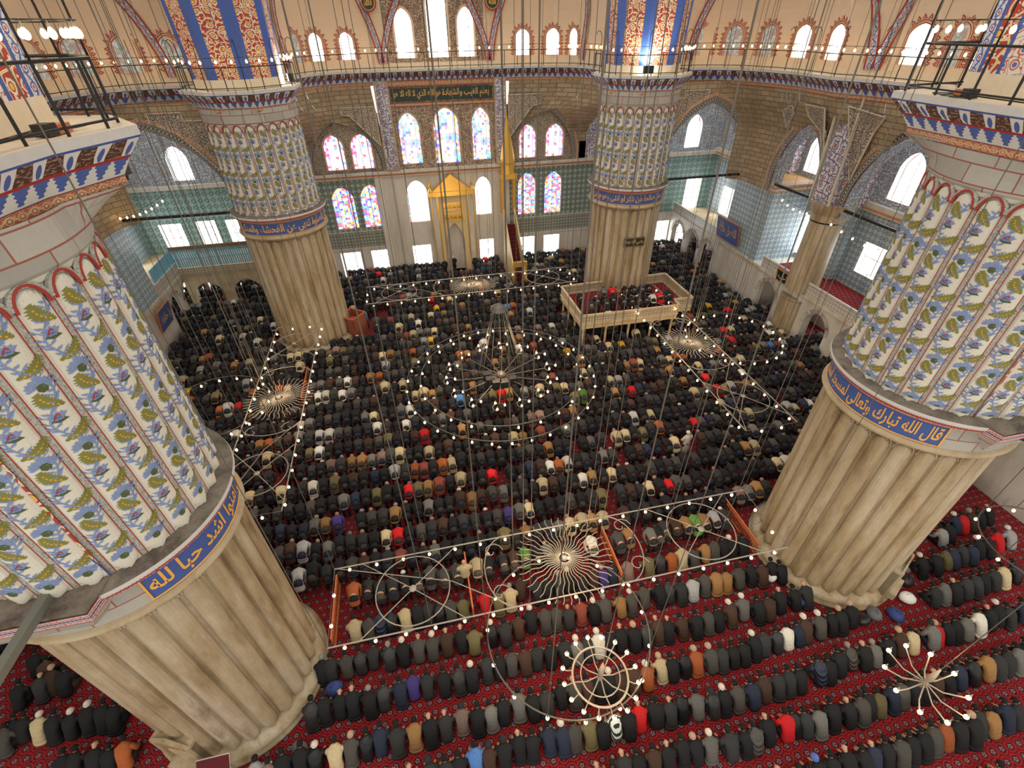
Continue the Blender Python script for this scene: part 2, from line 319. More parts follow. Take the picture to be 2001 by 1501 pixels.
# ------------------------------------------------------------ wall sheets with openings
def arch_pts(o,n=14):
    """outline (s,z) of an opening, counter-clockwise from bottom left"""
    a,b,zb=o['a'],o['b'],o['zb']
    if o.get('rect'): return [(a,zb),(b,zb),(b,o['zt']),(a,o['zt'])]
    P=[(a,zb),(b,zb)]
    for i in range(n+1):
        t=math.cos(PI*i/n); P.append(((a+b)/2+t*(b-a)/2,o['zs']+(o['zt']-o['zs'])*arch_y(t,o.get('pt',.18))))
    return P
def arch_y(t,pt=.18):
    t=abs(t); return (1-pt)*math.sqrt(max(0,1-t*t))+pt*(1-t)
def otop(o,s):
    if o.get('rect'): return o['zt']
    t=(s-(o['a']+o['b'])/2)/((o['b']-o['a'])/2); return o['zs']+(o['zt']-o['zs'])*arch_y(max(-1,min(1,t)),o.get('pt',.18))
def sheet(mb,F,s0,s1,z0,z1,ops=(),ns=1,nz=1,mat=None,flip=False):
    ops=[o for o in ops if o['b']>s0+1e-4 and o['a']<s1-1e-4]; cuts={s0,s1}
    for i in range(1,ns): cuts.add(s0+(s1-s0)*i/ns)
    for o in ops:
        a,b=max(o['a'],s0),min(o['b'],s1); cuts|={a,b}
        if not o.get('rect'):
            for i in range(15): 
                q=(o['a']+o['b'])/2-math.cos(PI*i/14)*(o['b']-o['a'])/2
                if s0<q<s1: cuts.add(q)
    cs=sorted(cuts); cs=[c for i,c in enumerate(cs) if i==0 or c-cs[i-1]>1e-5]
    for a,b in zip(cs,cs[1:]):
        mid=(a+b)/2; oo=[o for o in ops if o['a']<mid<o['b']]; oo.sort(key=lambda o:o['zb']); spans=[]; la=lb=z0
        for o in oo:
            if o['zb']>z0+1e-5: spans.append((la,lb,o['zb'],o['zb']))
            la,lb=otop(o,a),otop(o,b)
        spans.append((la,lb,z1,z1))
        for pa,pb,qa,qb in spans:
            if qa-pa<1e-4 and qb-pb<1e-4: continue
            k=max(1,int(round(nz*max(qa-pa,qb-pb)/(z1-z0))))
            for i in range(k):
                f,g=i/k,(i+1)/k; A=(a,pa+(qa-pa)*f);B=(b,pb+(qb-pb)*f);Cc=(b,pb+(qb-pb)*g);D=(a,pa+(qa-pa)*g)
                q=[A,B,Cc,D]
                if flip:q=q[::-1]
                mb.add([F(*p) for p in q],[(0,1,2,3)],q,mat)
def reveal(mb,F,o,dep,nrm,mat=None,bottom=True):
    P=arch_pts(o); n=len(P); d=0
    for i in range(n):
        if i==0 and not bottom: continue
        a,b=P[i],P[(i+1)%n]
        if math.dist(a,b)<1e-6: continue
        A,B=Vector(F(*a)),Vector(F(*b)); nn=Vector(nrm)*dep; L=math.dist(a,b)
        mb.quad(A,B,B+nn,A+nn,[(d,0),(d+L,0),(d+L,dep),(d,dep)],mat); d+=L
def ring(mb,F,o,w,off,nrm,mat=None,bottom=False,lift=0.,vunit=True):
    """flat strip of width w outside an opening outline, raised by off"""
    P=arch_pts(o,20)[1:]; P=P+[(o['a'],o['zb'])]; cx=(o['a']+o['b'])/2
    N=Vector(nrm)*off; inner=[];outer=[]
    for i,(s,z) in enumerate(P):
        if z<=o.get('zs',o['zt'])+1e-4: dx=(1 if s>cx else -1); dz=0
        else:
            dx=(s-cx)/((o['b']-o['a'])/2)**2; dz=(z-o['zs'])/max(.1,(o['zt']-o['zs']))**2; l=math.hypot(dx,dz) or 1; dx/=l;dz/=l
        inner.append((s+dx*lift,z+dz*lift)); outer.append((s+dx*(w+lift),z+dz*(w+lift)))
    d=0
    for i in range(len(P)-1):
        L=math.dist(outer[i],outer[i+1])
        q=[Vector(F(*p))+N for p in (inner[i],outer[i],outer[i+1],inner[i+1])]
        mb.quad(*q,[(d,0),(d,1),(d+L,1),(d+L,0)] if vunit else [inner[i],outer[i],outer[i+1],inner[i+1]],mat); d+=L
WN=[0]
def window(F,o,dep,nrm,pane_mat,frame_mat='brown_timber',bars=0,fw=.06,grid=None):
    """a window of the room: frame and pane as children"""
    WN[0]+=1; P=arch_pts(o); nn=Vector(nrm)
    mb=MB(); w=o['b']-o['a']
    mb.poly([Vector(F(*p))+nn*dep for p in P],0,[((p[0]-o['a'])/w,(p[1]-o['zb'])/w) for p in P])
    r=bpy.data.objects.new('window_%d'%WN[0],None); C.objects.link(r); struct(r)
    fb=MB(); Q=[Vector(F(*p))+nn*(dep-.03) for p in P]; fb.tube(Q,fw/2,4,closed=True)
    if grid:
        gx,gz=grid; zt=o['zt'] if o.get('rect') else o['zs']
        for i in range(1,gx): s=o['a']+w*i/gx; fb.beam(Vector(F(s,o['zb']))+nn*(dep-.03),Vector(F(s,zt))+nn*(dep-.03),.05,.05)
        for i in range(1,gz): z=o['zb']+(zt-o['zb'])*i/gz; fb.beam(Vector(F(o['a'],z))+nn*(dep-.03),Vector(F(o['b'],z))+nn*(dep-.03),.04,.04)
    fb.build('window_frame',MT[frame_mat],r); mb.build('pane',MT[pane_mat],r)
    return r
def polyF(poly):
    """map s along a plan polyline"""
    D=[0]
    for a,b in zip(poly,poly[1:]): D.append(D[-1]+math.dist(a,b))
    def xy(s):
        s=max(0,min(D[-1],s)); i=0
        while i<len(D)-2 and s>D[i+1]: i+=1
        t=(s-D[i])/(D[i+1]-D[i]); a,b=poly[i],poly[i+1]; return (a[0]+(b[0]-a[0])*t,a[1]+(b[1]-a[1])*t)
    def n(s):
        a,b=xy(s-.3),xy(s+.3); dx,dy=b[0]-a[0],b[1]-a[1]; l=math.hypot(dx,dy); return (-dy/l,dx/l)
    return xy,n,D[-1]
def smooth(poly,it=2):
    for _ in range(it):
        q=[poly[0]]
        for a,b in zip(poly,poly[1:]): q.append((a[0]*.75+b[0]*.25,a[1]*.75+b[1]*.25)); q.append((a[0]*.25+b[0]*.75,a[1]*.25+b[1]*.75))
        q.append(poly[-1]); poly=q
    return poly
def sweep(mb,poly,prof,mats,closed=False):
    """prof: (offset inward from the edge, z); edge normal to the left of travel is outward from the hall centre"""
    n=len(poly); O=[]
    for i in range(n):
        a=poly[i-1] if (closed or i) else poly[0]; b=poly[(i+1)%n] if (closed or i<n-1) else poly[-1]
        p=poly[i]
        d1=Vector((p[0]-a[0],p[1]-a[1])); d2=Vector((b[0]-p[0],b[1]-p[1]))
        if d1.length<1e-6:d1=d2
        if d2.length<1e-6:d2=d1
        d1.normalize();d2.normalize(); t=(d1+d2).normalized(); nn=Vector((-t.y,t.x)); k=1/max(.5,nn.dot(Vector((-d1.y,d1.x)))); O.append(nn*k)
    d=0
    for i in range(n if closed else n-1):
        j=(i+1)%n; L=math.dist(poly[i],poly[j])
        for k in range(len(prof)-1):
            (o1,z1),(o2,z2)=prof[k],prof[k+1]
            pt=lambda q,o,z:(poly[q][0]+O[q].x*o,poly[q][1]+O[q].y*o,z)
            mb.quad(pt(i,o1,z1),pt(j,o1,z1),pt(j,o2,z2),pt(i,o2,z2),[(d,1),(d+L,1),(d+L,0),(d,0)],mats[k])
        d+=L
def offset(poly,o): 
    xy=[];n=len(poly)
    for i in range(n):
        a=poly[max(0,i-1)];b=poly[min(n-1,i+1)];dx,dy=b[0]-a[0],b[1]-a[1];l=math.hypot(dx,dy);xy.append((poly[i][0]-dy/l*o,poly[i][1]+dx/l*o))
    return xy
# ------------------------------------------------------------ floor
mb=MB(); mb.box(-27,27,-24,26,-.3,0); fl=struct(mb.build('floor',MT['carpet']))
# ------------------------------------------------------------ cornice with walkway (right, back, left)
ZC=16.23
CB=smooth([(-10.2,13.6),(-10.1,17.2),(-9.5,19.5),(-8.2,21.0),(-6.6,21.5),(-4.6,21.6),(4.6,21.6),(6.6,21.5),(8.2,21.0),(9.6,20.6),(10.6,18.9),(10.8,16.5),(10.8,13.6)])
CRt=smooth([(13.2,14.3),(15.7,14.3),(17.6,14.2),(19.2,13.0),(20.0,10.8),(20.3,8.4),(20.0,6.2),(19.8,4.8),(20.5,3.2),(20.6,0),(20.5,-3.2),(19.8,-4.8),(20.3,-8.4),(19,-12.5),(16,-14)])
CL=[(-x,y) for x,y in CRt]
prof=[(1.1,ZC-.04),(0,ZC),(0,ZC-.16),(.04,ZC-.2),(.42,ZC-.52),(.62,ZC-.80),(.66,ZC-1.02)]
cm=['skirting_plaster','grey_stone_edge','blue_paint','corbel','fringe','band_red']; CM=[MT[k] for k in cm]
def cornice(poly,where,lab):
    mb=MB(); sweep(mb,poly,prof,[0,1,2,3,4,5]); o=mb.build('cornice',CM); tag(o,lab,'cornice'); return o
cornice(CB,0,'painted cornice of corbels and blue leaves over the wall with the gilded niche')
cornice(CRt,0,'painted cornice of corbels and blue leaves along the right side gallery wall')
cornice(CL[::-1],0,'painted cornice of corbels and blue leaves along the left side above the big arch')
def bulb_mesh():
    m=MB(); m.lathe([(.001,-.085),(.03,-.078),(.052,-.045),(.056,-.012),(.046,.025),(.026,.055),(.018,.07)],10); return m.mesh('bulb',MT['bulb_glow'],True)
BM=bulb_mesh()
def cap_mesh():
    m=MB(); m.lathe([(.024,.065),(.026,.11),(.012,.125),(.006,.18)],8); return m.mesh('lamp_socket',MT['pale_iron'],True)
CM_=cap_mesh()
def bulb(parent,loc,s=1.):
    o=bpy.data.objects.new('light_bulb',BM); C.objects.link(o); o.parent=parent; o.location=loc; o.scale=(s,s,s)
    c=bpy.data.objects.new('lamp_socket',CM_); C.objects.link(c); c.parent=o
    return o
# ------------------------------------------------------------ back wall (towards Mecca)
YB=22.2
FB=lambda s,z:(s,YB,z)
def R(a,b,zb,zt): return dict(a=a,b=b,zb=zb,zt=zt,rect=True)
def A(a,b,zb,zs,zt,pt=.18): return dict(a=a,b=b,zb=zb,zs=zs,zt=zt,pt=pt)
low=[R(-10.45,-8.7,.05,2.5),R(-7.75,-6.1,.05,2.5),R(-4.0,-2.3,.25,2.6),R(2.3,3.65,.1,2.62),R(6.25,7.65,.1,2.5),R(8.6,10.15,.1,2.48)]
mid=[A(-10.1,-8.3,4.65,7.0,8.1,.1),A(-7.75,-5.9,4.65,7.0,8.15,.1),A(-3.85,-2.05,4.75,7.1,8.25,.1),A(2.15,3.6,4.95,7.15,8.2,.1),A(6.05,7.7,4.65,7.2,8.25,.1),A(8.55,10.15,4.6,7.2,8.2,.1)]
upw=[A(-9.8,-8.3,9.45,11.1,12.0),A(-7.7,-6.1,9.45,11.1,12.0),A(-3.75,-2.1,9.6,12.3,13.3),A(-.95,1.1,9.5,12.4,13.55),A(2.2,3.7,9.6,12.3,13.45),A(6.2,7.65,9.5,11.1,12.05),A(8.55,10.1,9.5,11.1,12.0)]
mb=MB(); WM=['white_marble','tile_small','tile_green','arab_tan','arab_night','pier_marble','arab_blue']
sheet(mb,FB,-13,-6.0,0,2.9,low[:2],mat=0); sheet(mb,FB,-6,5,0,8.8,low[2:4]+mid[2:4],mat=0); sheet(mb,FB,5,14.5,0,2.9,low[4:],mat=0)
for a,b in ((-13,-6.0),(5,14.5)):
    sheet(mb,FB,a,b,2.9,4.35,mat=1); sheet(mb,FB,a,b,4.35,8.8,mid,mat=2)
sheet(mb,FB,-4.1,4.1,9.2,15.5,upw[2:5],mat=3)
sheet(mb,lambda s,z:(s,YB+.12,z),-11.6,-5.2,9.2,13.4,upw[:2],mat=4); sheet(mb,lambda s,z:(s,YB+.12,z),5.0,11.2,9.2,13.6,upw[5:],mat=4)
sheet(mb,FB,11.2,18,8.8,15,mat=6)
for o in low: reveal(mb,FB,o,.9,(0,1,0),0)
for o in mid+upw: reveal(mb,FB,o,.25,(0,1,0),5)
wb=struct(mb.build('wall_back',[MT[k] for k in WM]))
for o in low: window(FB,o,.8,(0,1,0),'window_daylight',grid=(3,2) if o['a']>2 else (3,3))
for o,g in zip(mid,['glass_vivid','glass_vivid','glass_pale','glass_pale','glass_vivid','glass_vivid']): window(FB,o,.2,(0,1,0),g,'orange_wood',fw=.05)
for o,g in zip(upw,['glass_red','glass_red','glass_blue','glass_blue','glass_blue','glass_red','glass_red']): window(FB,o,.2,(0,1,0),g,'red_paint',fw=.04)
# frames round the coloured windows, pilasters, string courses
mb=MB()
for o in upw: ring(mb,FB,o,.13,-.03,(0,1,0),0)
mb.build('window_surround',[MT['tan_stone']],wb)
mb=MB(); mb.box(-13,14.5,YB-.28,YB,8.98,9.2); mb.box(-13,14.5,YB-.16,YB,8.72,8.98,1); mb.build('string_course',[MT['white_marble'],MT['band_orange']],wb)
mb=MB()
sw=lambda a,b,z0,z1,k,off=.04: mb.quad((a,YB-off,z0),(b,YB-off,z0),(b,YB-off,z1),(a,YB-off,z1),[(a,0),(b,0),(b,1),(a,1)],k)
for a,b in ((-5.15,-4.1),(4.1,5.05)):
    mb.box(a,b,YB-.35,YB,9.2,15.5,2)
    mb.quad((a+.1,YB-.36,9.3),(b-.1,YB-.36,9.3),(b-.1,YB-.36,15.4),(a+.1,YB-.36,15.4),[(a,9.3),(b,9.3),(b,15.4),(a,15.4)],3)
for a,b in ((-6.3,-5.7),(4.75,5.2)): mb.box(a,b,YB-.3,YB,0,8.7,4)
sw(-4.1,4.1,15.05,15.5,0); sw(-4.1,4.1,13.75,14.0,1); sw(-13,-6,2.75,2.95,4); sw(5,14,2.75,2.95,4); sw(-13,-6,4.3,4.42,4,.05); sw(5,14.5,4.3,4.42,4,.05)
mb.build('pilaster',[MT[k] for k in ('band_red','band_red','tan_stone','arab_blue','white_marble')],wb)
# ashlar bays that lean out to carry the cornice
def lerp(a,b,t): return a+(b-a)*t
def loft(pw,pc,zlo,zhi):
    xw,_,Lw=polyF(pw); xc,_,Lc=polyF(pc)
    def F(s,z):
        k=max(0,min(1,(z-zlo)/(zhi-zlo))); k=k*k*(3-2*k); a=xw(s); b=xc(s/Lw*Lc); return (lerp(a[0],b[0],k),lerp(a[1],b[1],k),z)
    return F,Lw
cut=[p for p in CB if p[0]<-4.9]; rec=offset(cut,.66); cutr=[p for p in CB if p[0]>4.9]; recr=offset(cutr,.66)
Lc=polyF(rec)[2]
mb=MB()
FL_,L=loft([(-12.6,YB),(-5.1,YB)],rec,11.2,15.3)
oL=A(-10.9+12.6,-5.45+12.6,9.2,9.7,13.05,.22); sheet(mb,FL_,0,L,9.2,15.35,[oL],ns=18,nz=9,mat=0)
ring(mb,lambda s,z:(s-12.6,YB,z),oL,.42,-.10,(0,1,0),1); ring(mb,lambda s,z:(s-12.6,YB,z),oL,.2,-.12,(0,1,0),2,lift=.42)
reveal(mb,lambda s,z:(s-12.6,YB-.12,z),oL,.3,(0,1,0),3)
FR_,L=loft([(5.0,YB),(12.2,YB)],recr,11.2,15.3)
oR=A(.25,5.9,9.2,9.7,13.3,.22); sheet(mb,FR_,0,L,9.2,15.35,[oR],ns=18,nz=9,mat=0)
ring(mb,lambda s,z:(s+5,YB,z),oR,.42,-.10,(0,1,0),1); ring(mb,lambda s,z:(s+5,YB,z),oR,.2,-.12,(0,1,0),2,lift=.42)
reveal(mb,lambda s,z:(s+5,YB-.12,z),oR,.3,(0,1,0),3)
# painted stepped panels beside the arches
def panel(mb,F,pts,off,nrm,mi,border=None):
    N=Vector(nrm)*off; mb.poly([Vector(F(*p))+N for p in pts],mi,pts)
    if border is not None:
        for a,b in zip(pts,pts[1:]+pts[:1]):
            mb.beam(Vector(F(*a))+N,Vector(F(*b))+N,.10,.05,border)
panel(mb,FB,[(-7.3,13.35),(-5.3,11.2),(-5.3,13.9),(-7.9,13.9),(-7.9,13.45)],-.5,(0,1,0),4,2)
panel(mb,FB,[(5.2,11.2),(7.2,13.5),(7.9,13.6),(7.9,14.3),(5.2,14.3)],-.5,(0,1,0),4,2)
mb.build('leaning_bay',[MT[k] for k in ('ashlar_brown','band_ring','band_orange','arab_tan','arab_night')],wb)
# ------------------------------------------------------------ right and left sides: one builder, mirrored
def side(sg,nm):
    G=lambda x,y,z:(sg*x,y,z); N=(sg,0,0)
    mats=[MT[k] for k in ('ashlar_brown','band_ring','band_orange','arab_blue','arab_pale','tile_blue','tile_green','white_marble','tan_stone','tile_teal','voussoir','lattice_pale','band_white','arab_night')]
    w=MB()
    # corner walls behind the piers, outer wall of the galleries
    FQ=lambda s,z:G(s,22.6,z); FO=lambda s,z:G(25.6,s,z)
    if sg>0: q=[R(20.4,21.9,.3,2.7),R(22.6,24.6,.3,2.9),R(23.0,24.6,3.7,6.6),A(22.0,23.5,9.4,11.0,12.1),R(17.7,19.3,.3,2.6),A(14.6,16.6,5,7.4,8.4)]
    else: q=[R(19.6,21.8,.2,2.6),R(22.6,25.0,.2,2.6),R(22.4,24.1,4.2,6.1),R(19.8,21.3,4.2,6.15),A(20.0,21.5,9.35,10.8,11.8),R(17.6,19.0,4.2,6.1),R(15,17,.3,2.6)]
    o_=[A(2.1,3.75,9.7,11.4,12.5),R(7.6,10.0,4.1,7.0),R(1.75,3.75,4.9,6.95),R(5.95,7.1,4.2,6.9),A(9.8,11.3,9.7,11.2,12.2),R(18.4,20.4,3.9,6.4),R(-3,-1,4.9,6.9),A(-3.4,-1.8,9.7,11.4,12.5),A(15,16.6,9.6,11.2,12.2),R(15.5,17.4,.3,2.6),R(1.5,3.6,.3,2.6)]
    lo=[x for x in q if x['zt']<8.7 or x['zb']<8.5]; hi=[x for x in q if x['zb']>9]
    sheet(w,FQ,11.5,26,0,3.6,[x for x in q if x['zt']<3.6],mat=7); sheet(w,FQ,11.5,26,3.6,8.8,[x for x in q if 3.6<x['zt']<8.7],mat=9); sheet(w,FQ,11.5,26,8.8,15.8,hi,mat=4)
    sheet(w,FO,-16,23,0,3.6,[x for x in o_ if x['zt']<3.6],mat=7); sheet(w,FO,-16,23,3.6,9.1,[x for x in o_ if 3.6<x['zt']<9],mat=5); sheet(w,FO,-16,23,9.1,15.8,[x for x in o_ if x['zb']>9],mat=4)
    for x in q: reveal(w,FQ,x,.5,(0,1,0),7)
    for x in o_: reveal(w,FO,x,.5,N,7)
    wo=struct(w.build('wall_'+nm,mats))
    for x in q: window(FQ,x,.45,(0,1,0),'glass_white' if x['zb']>9 else 'window_daylight',grid=None if x['zb']>9 else (3,3))
    for x in o_: window(FO,x,.45,N,'glass_white' if x['zb']>9 else 'window_daylight',grid=None if x['zb']>9 else (2,2))
    t=MB(); t.box(*( (11.5,25.6) if sg>0 else (-25.6,-11.5)),22.3,22.6,8.75,9.05,0); 
    xa,xb=sorted((sg*25.3,sg*25.6)); t.box(xa,xb,-16,22.6,9.0,9.3,0); t.box(xa,xb,-16,22.6,8.75,9.0,1)
    for yy in (5.4,-.2,12.4): 
        xa2,xb2=sorted((sg*24.9,sg*25.6)); t.box(xa2,xb2,yy-.5,yy+.5,3.8,8.9,2); t.box(xa2,xb2,yy-.6,yy+.6,8.9,15,3)
    t.build('string_course',[MT['white_marble'],MT['band_orange'],MT['tile_blue'],MT['arab_blue']],wo)
    # block between nave and gallery
    b=MB()
    def bx(x0,x1,y0,y1,z0,z1,k): a_,b_=sorted((sg*x0,sg*x1)); b.box(a_,b_,y0,y1,z0,z1,k)
    for sy in (1,-1):
        y0,y1=sorted((sy*8.3,sy*13.9)); bx(22,25.6,y0,y1,0,3.7,1); bx(21.96,25.6,y0-.05,y1+.05,3.4,3.6,3)
        y0,y1=sorted((sy*9.3,sy*13.8)); bx(22.05,25.6,y0,y1,3.7,8.9,0); bx(21.8,25.6,y0-.2,y1+.2,8.9,9.35,2)
    bo=b.build('wall_'+nm,[MT[k] for k in ('tile_blue','white_marble','band_white','tan_stone')]); struct(bo); bo.name='trim_%d'%(1 if sg>0 else 2)
    # great side arch between pier and block (plane y=13) and the arches along the side
    s=MB(); FA=lambda u,z:G(u,13.55,z); oA=A(14.75,21.95,8.9,9.6,14.15,.2)
    sheet(s,FA,13.6,22.2,8.9,15.4,[oA],ns=6,nz=3,mat=0)
    FA2=lambda u,z:G(u,12.5,z) 
    reveal(s,FA,oA,.9,(0,1,0),4,bottom=False); ring(s,FA,oA,.42,-.06,(0,1,0),1); ring(s,FA,oA,.20,-.09,(0,1,0),2,lift=.42)
    for pts in ([(14.3,10.8),(16.6,13.9),(17.8,14.5),(17.8,14.95),(16.0,14.95),(16.0,14.5),(14.3,14.5)],):
        panel(s,FA,pts,-.05,(0,1,0),13,2)
    if sg<0: panel(s,FA,[(22.0,10.8),(20.2,13.9),(19.0,14.5),(22.0,14.6)],-.05,(0,1,0),13,2)
    PW=[(13.9,13.6),(16,13.6),(18.5,13.6),(20.6,13.4),(21.5,12.4),(21.8,10.6),(21.9,8.2),(21.8,6.2),(21.8,4.8),(22.1,3.2),(22.2,0),(22.1,-3.2),(21.8,-4.8),(21.9,-8.4),(21.5,-13.5),(16,-14.5)]
    rec=offset(CRt,.66); Fl,L=loft([p for p in PW[3:]],[p for p in rec if not (p[1]>13.3 and p[0]<19.3)],12.6,15.3)
    xy,_,_=polyF(PW[3:])
    def sat(y):
        lo_,hi_=0,L
        for _ in range(40):
            m_=(lo_+hi_)/2
            if xy(m_)[1]>y: lo_=m_
            else: hi_=m_
        return lo_
    Fs=lambda u,z:G(*Fl(u,z)[:2],z); Fp=lambda u,z:G(xy(u)[0],xy(u)[1],z)
    ar=[A(sat(9.7),sat(5.5),8.9,9.8,13.5,.22),A(sat(3.2),sat(-3.2),8.9,9.9,14.2,.2),A(sat(-5.5),sat(-9.7),8.9,9.8,13.5,.22)]
    sheet(s,Fs,0,L*.93,9.0,15.4,ar,ns=26,nz=7,mat=0)
    for a_ in ar:
        reveal(s,Fp,a_,.9,N,4,bottom=False); ring(s,Fp,a_,.40,-.10,N,1); ring(s,Fp,a_,.2,-.13,N,2,lift=.4)
    # painted shaft over the gallery columns, stepped panels
    for yc in (4.35,-4.35):
        a_,b_=sorted((sg*21.3,sg*22.1)); s.box(a_,b_,yc-.75,yc+.75,9.6,15.3,3); 
        for e in (-.8,.8): s.beam(G(21.3,yc+e,9.6),G(21.0,yc+e,15.3),.12,.12,2)
        s.beam(G(21.3,yc-.9,14.4),G(21.3,yc+.9,14.4),.14,.12,2)
    for pts in ([(sat(9.6),13.0),(sat(9.6),14.0),(sat(8.6),14.4),(sat(8.6),13.95)],[(sat(5.2),11),(sat(6.3),13.3),(sat(7.2),14.0),(sat(7.2),14.6),(sat(5.2),14.6)],[(sat(3.4),11),(sat(2.3),13.8),(sat(1.2),14.6),(sat(3.4),14.9)]):
        panel(s,Fs,pts,-.12,N,13,2)
    so=s.build('arch_wall',mats); struct(so); so.name='trim_%d'%(3 if sg>0 else 4)
    return sat,Fp
side(1,'right'); side(-1,'left')
# iron tie beams with lamps
def tie(name,lab,pts,w=.16,mat='black_iron',bulbs=0,drop=.35):
    t=thing(name,lab,'tie beam'); m=MB()
    for a,b in pts: m.beam(a,b,w,w)
    m.build('beam',MT[mat],t)
    return t
def lampstring(a,b,n,lab,grp,drop=.25):
    """bulbs hanging on a wire"""
    t=thing('lamp_string',lab,'string lights',group=grp); a=Vector(a);b=Vector(b); m=MB(); m.tube([a+(b-a)*i/8-Vector((0,0,.25*math.sin(PI*i/8))) for i in range(9)],.012,4); m.build('wire',MT['cable_steel'],t)
    first=None
    for i in range(n):
        f=(i+.5)/n; p=a+(b-a)*f-Vector((0,0,.25*math.sin(PI*f)+drop))
        if first is None: first=bulb(t,p)
        else: c=copytree(first,t); c.location=p
    return t
# ------------------------------------------------------------ arabic lettering
AF={}
for ch,b,n in [('ا',0xFE8D,2),('ب',0xFE8F,4),('ة',0xFE93,2),('ت',0xFE95,4),('ث',0xFE99,4),('ج',0xFE9D,4),('ح',0xFEA1,4),('خ',0xFEA5,4),('د',0xFEA9,2),('ذ',0xFEAB,2),('ر',0xFEAD,2),('ز',0xFEAF,2),('س',0xFEB1,4),('ش',0xFEB5,4),('ص',0xFEB9,4),('ض',0xFEBD,4),('ط',0xFEC1,4),('ظ',0xFEC5,4),('ع',0xFEC9,4),('غ',0xFECD,4),('ف',0xFED1,4),('ق',0xFED5,4),('ك',0xFED9,4),('ل',0xFEDD,4),('م',0xFEE1,4),('ن',0xFEE5,4),('ه',0xFEE9,4),('و',0xFEED,2),('ى',0xFEEF,2),('ي',0xFEF1,4)]: AF[ch]=(b,n)
def shape(t):
    t=t.replace('لا','\u0001'); out=[]; prev=False
    for i,ch in enumerate(t):
        if ch=='\u0001': out.append(chr(0xFEFC if prev else 0xFEFB)); prev=False; continue
        if ch not in AF: out.append(ch); prev=False; continue
        b,n=AF[ch]; nx=i+1<len(t) and (t[i+1] in AF or t[i+1]=='\u0001'); fw=nx and n==4
        k=(3 if fw else 1) if prev else (2 if fw else 0); out.append(chr(b+k)); prev=fw
    return ''.join(reversed(out))
TC={}
def text2d(t,bold=.012,arabic=True):
    if t in TC: return TC[t]
    cu=bpy.data.curves.new('lettering','FONT'); cu.body=shape(t) if arabic else t; cu.size=1; cu.offset=bold; cu.resolution_u=3; cu.fill_mode='FRONT'
    o=bpy.data.objects.new('lettering',cu); C.objects.link(o); dg=bpy.context.evaluated_depsgraph_get(); dg.update()
    me=bpy.data.meshes.new_from_object(o.evaluated_get(dg)); V=[(v.co.x,v.co.y) for v in me.vertices]; F=[tuple(p.vertices) for p in me.polygons]
    bpy.data.objects.remove(o); bpy.data.curves.remove(cu); bpy.data.meshes.remove(me)
    x0=min(v[0] for v in V);x1=max(v[0] for v in V);y0=min(v[1] for v in V);y1=max(v[1] for v in V)
    V=[((x-x0)/(x1-x0),(y-y0)/(y1-y0)) for x,y in V]; TC[t]=(V,F,(x1-x0)/(y1-y0)); return TC[t]
def letter(mb,t,fn,mat=0,arabic=True,bold=.012):
    """fn maps unit square text coordinates to the surface"""
    V,F,_=text2d(t,bold,arabic); mb.add([fn(x,y) for x,y in V],F,mat=mat)
# ------------------------------------------------------------ the four great piers
NF=26; PER=2*PI/NF
def lobes(mb,R,z0,z1,amp,ribw,mats,lr=.30,redw=.0,nz=10,open_top=False):
    """half-round lobes between flat ribs, ends rounded"""
    us=[-1,-.86,-.62,-.3,0,.3,.62,.86,1]; zs=[z0+lr*(1-math.cos(PI/2*i/5)) for i in range(6)]
    zs+= [z0+lr+(z1-z0-2*lr)*i/nz for i in range(1,nz)]+[z1-lr*(1-math.cos(PI/2*i/5)) for i in range(5,-1,-1)]
    hw=(1-ribw)/2*PER; cols=[]
    for k in range(NF):
        c=k*PER; cols.append((c-PER/2,None))
        if redw: cols.append((c-hw-redw,None))
        for u in us: cols.append((c+u*hw,u))
        if redw: cols.append((c+hw+redw,None))
    n=len(cols); vs=[];uv=[]
    for z in zs:
        e=min(z-z0,z1-z); w=1 if e>=lr else math.sqrt(max(0,1-((lr-e)/lr)**2))
        for a,u in cols:
            h=0
            if u is not None and w>1e-3 and abs(u)<w: h=amp*math.sqrt(1-(u/w)**2)
            vs.append(((R-amp+h)*math.cos(a),(R-amp+h)*math.sin(a),z)); uv.append((a*R,z))
    o=len(mb.v); mb.v.extend(vs); mb.u.extend(uv)
    for i in range(len(zs)-1):
        for j in range(n):
            q=(j+1)%n; a,b=cols[j],cols[q]
            k=mats[0] if (a[1] is not None and b[1] is not None) else (mats[2] if redw and (a[1] is not None or b[1] is not None) else mats[1])
            mb.f.append((o+i*n+j,o+i*n+q,o+(i+1)*n+q,o+(i+1)*n+j)); mb.m.append(k)
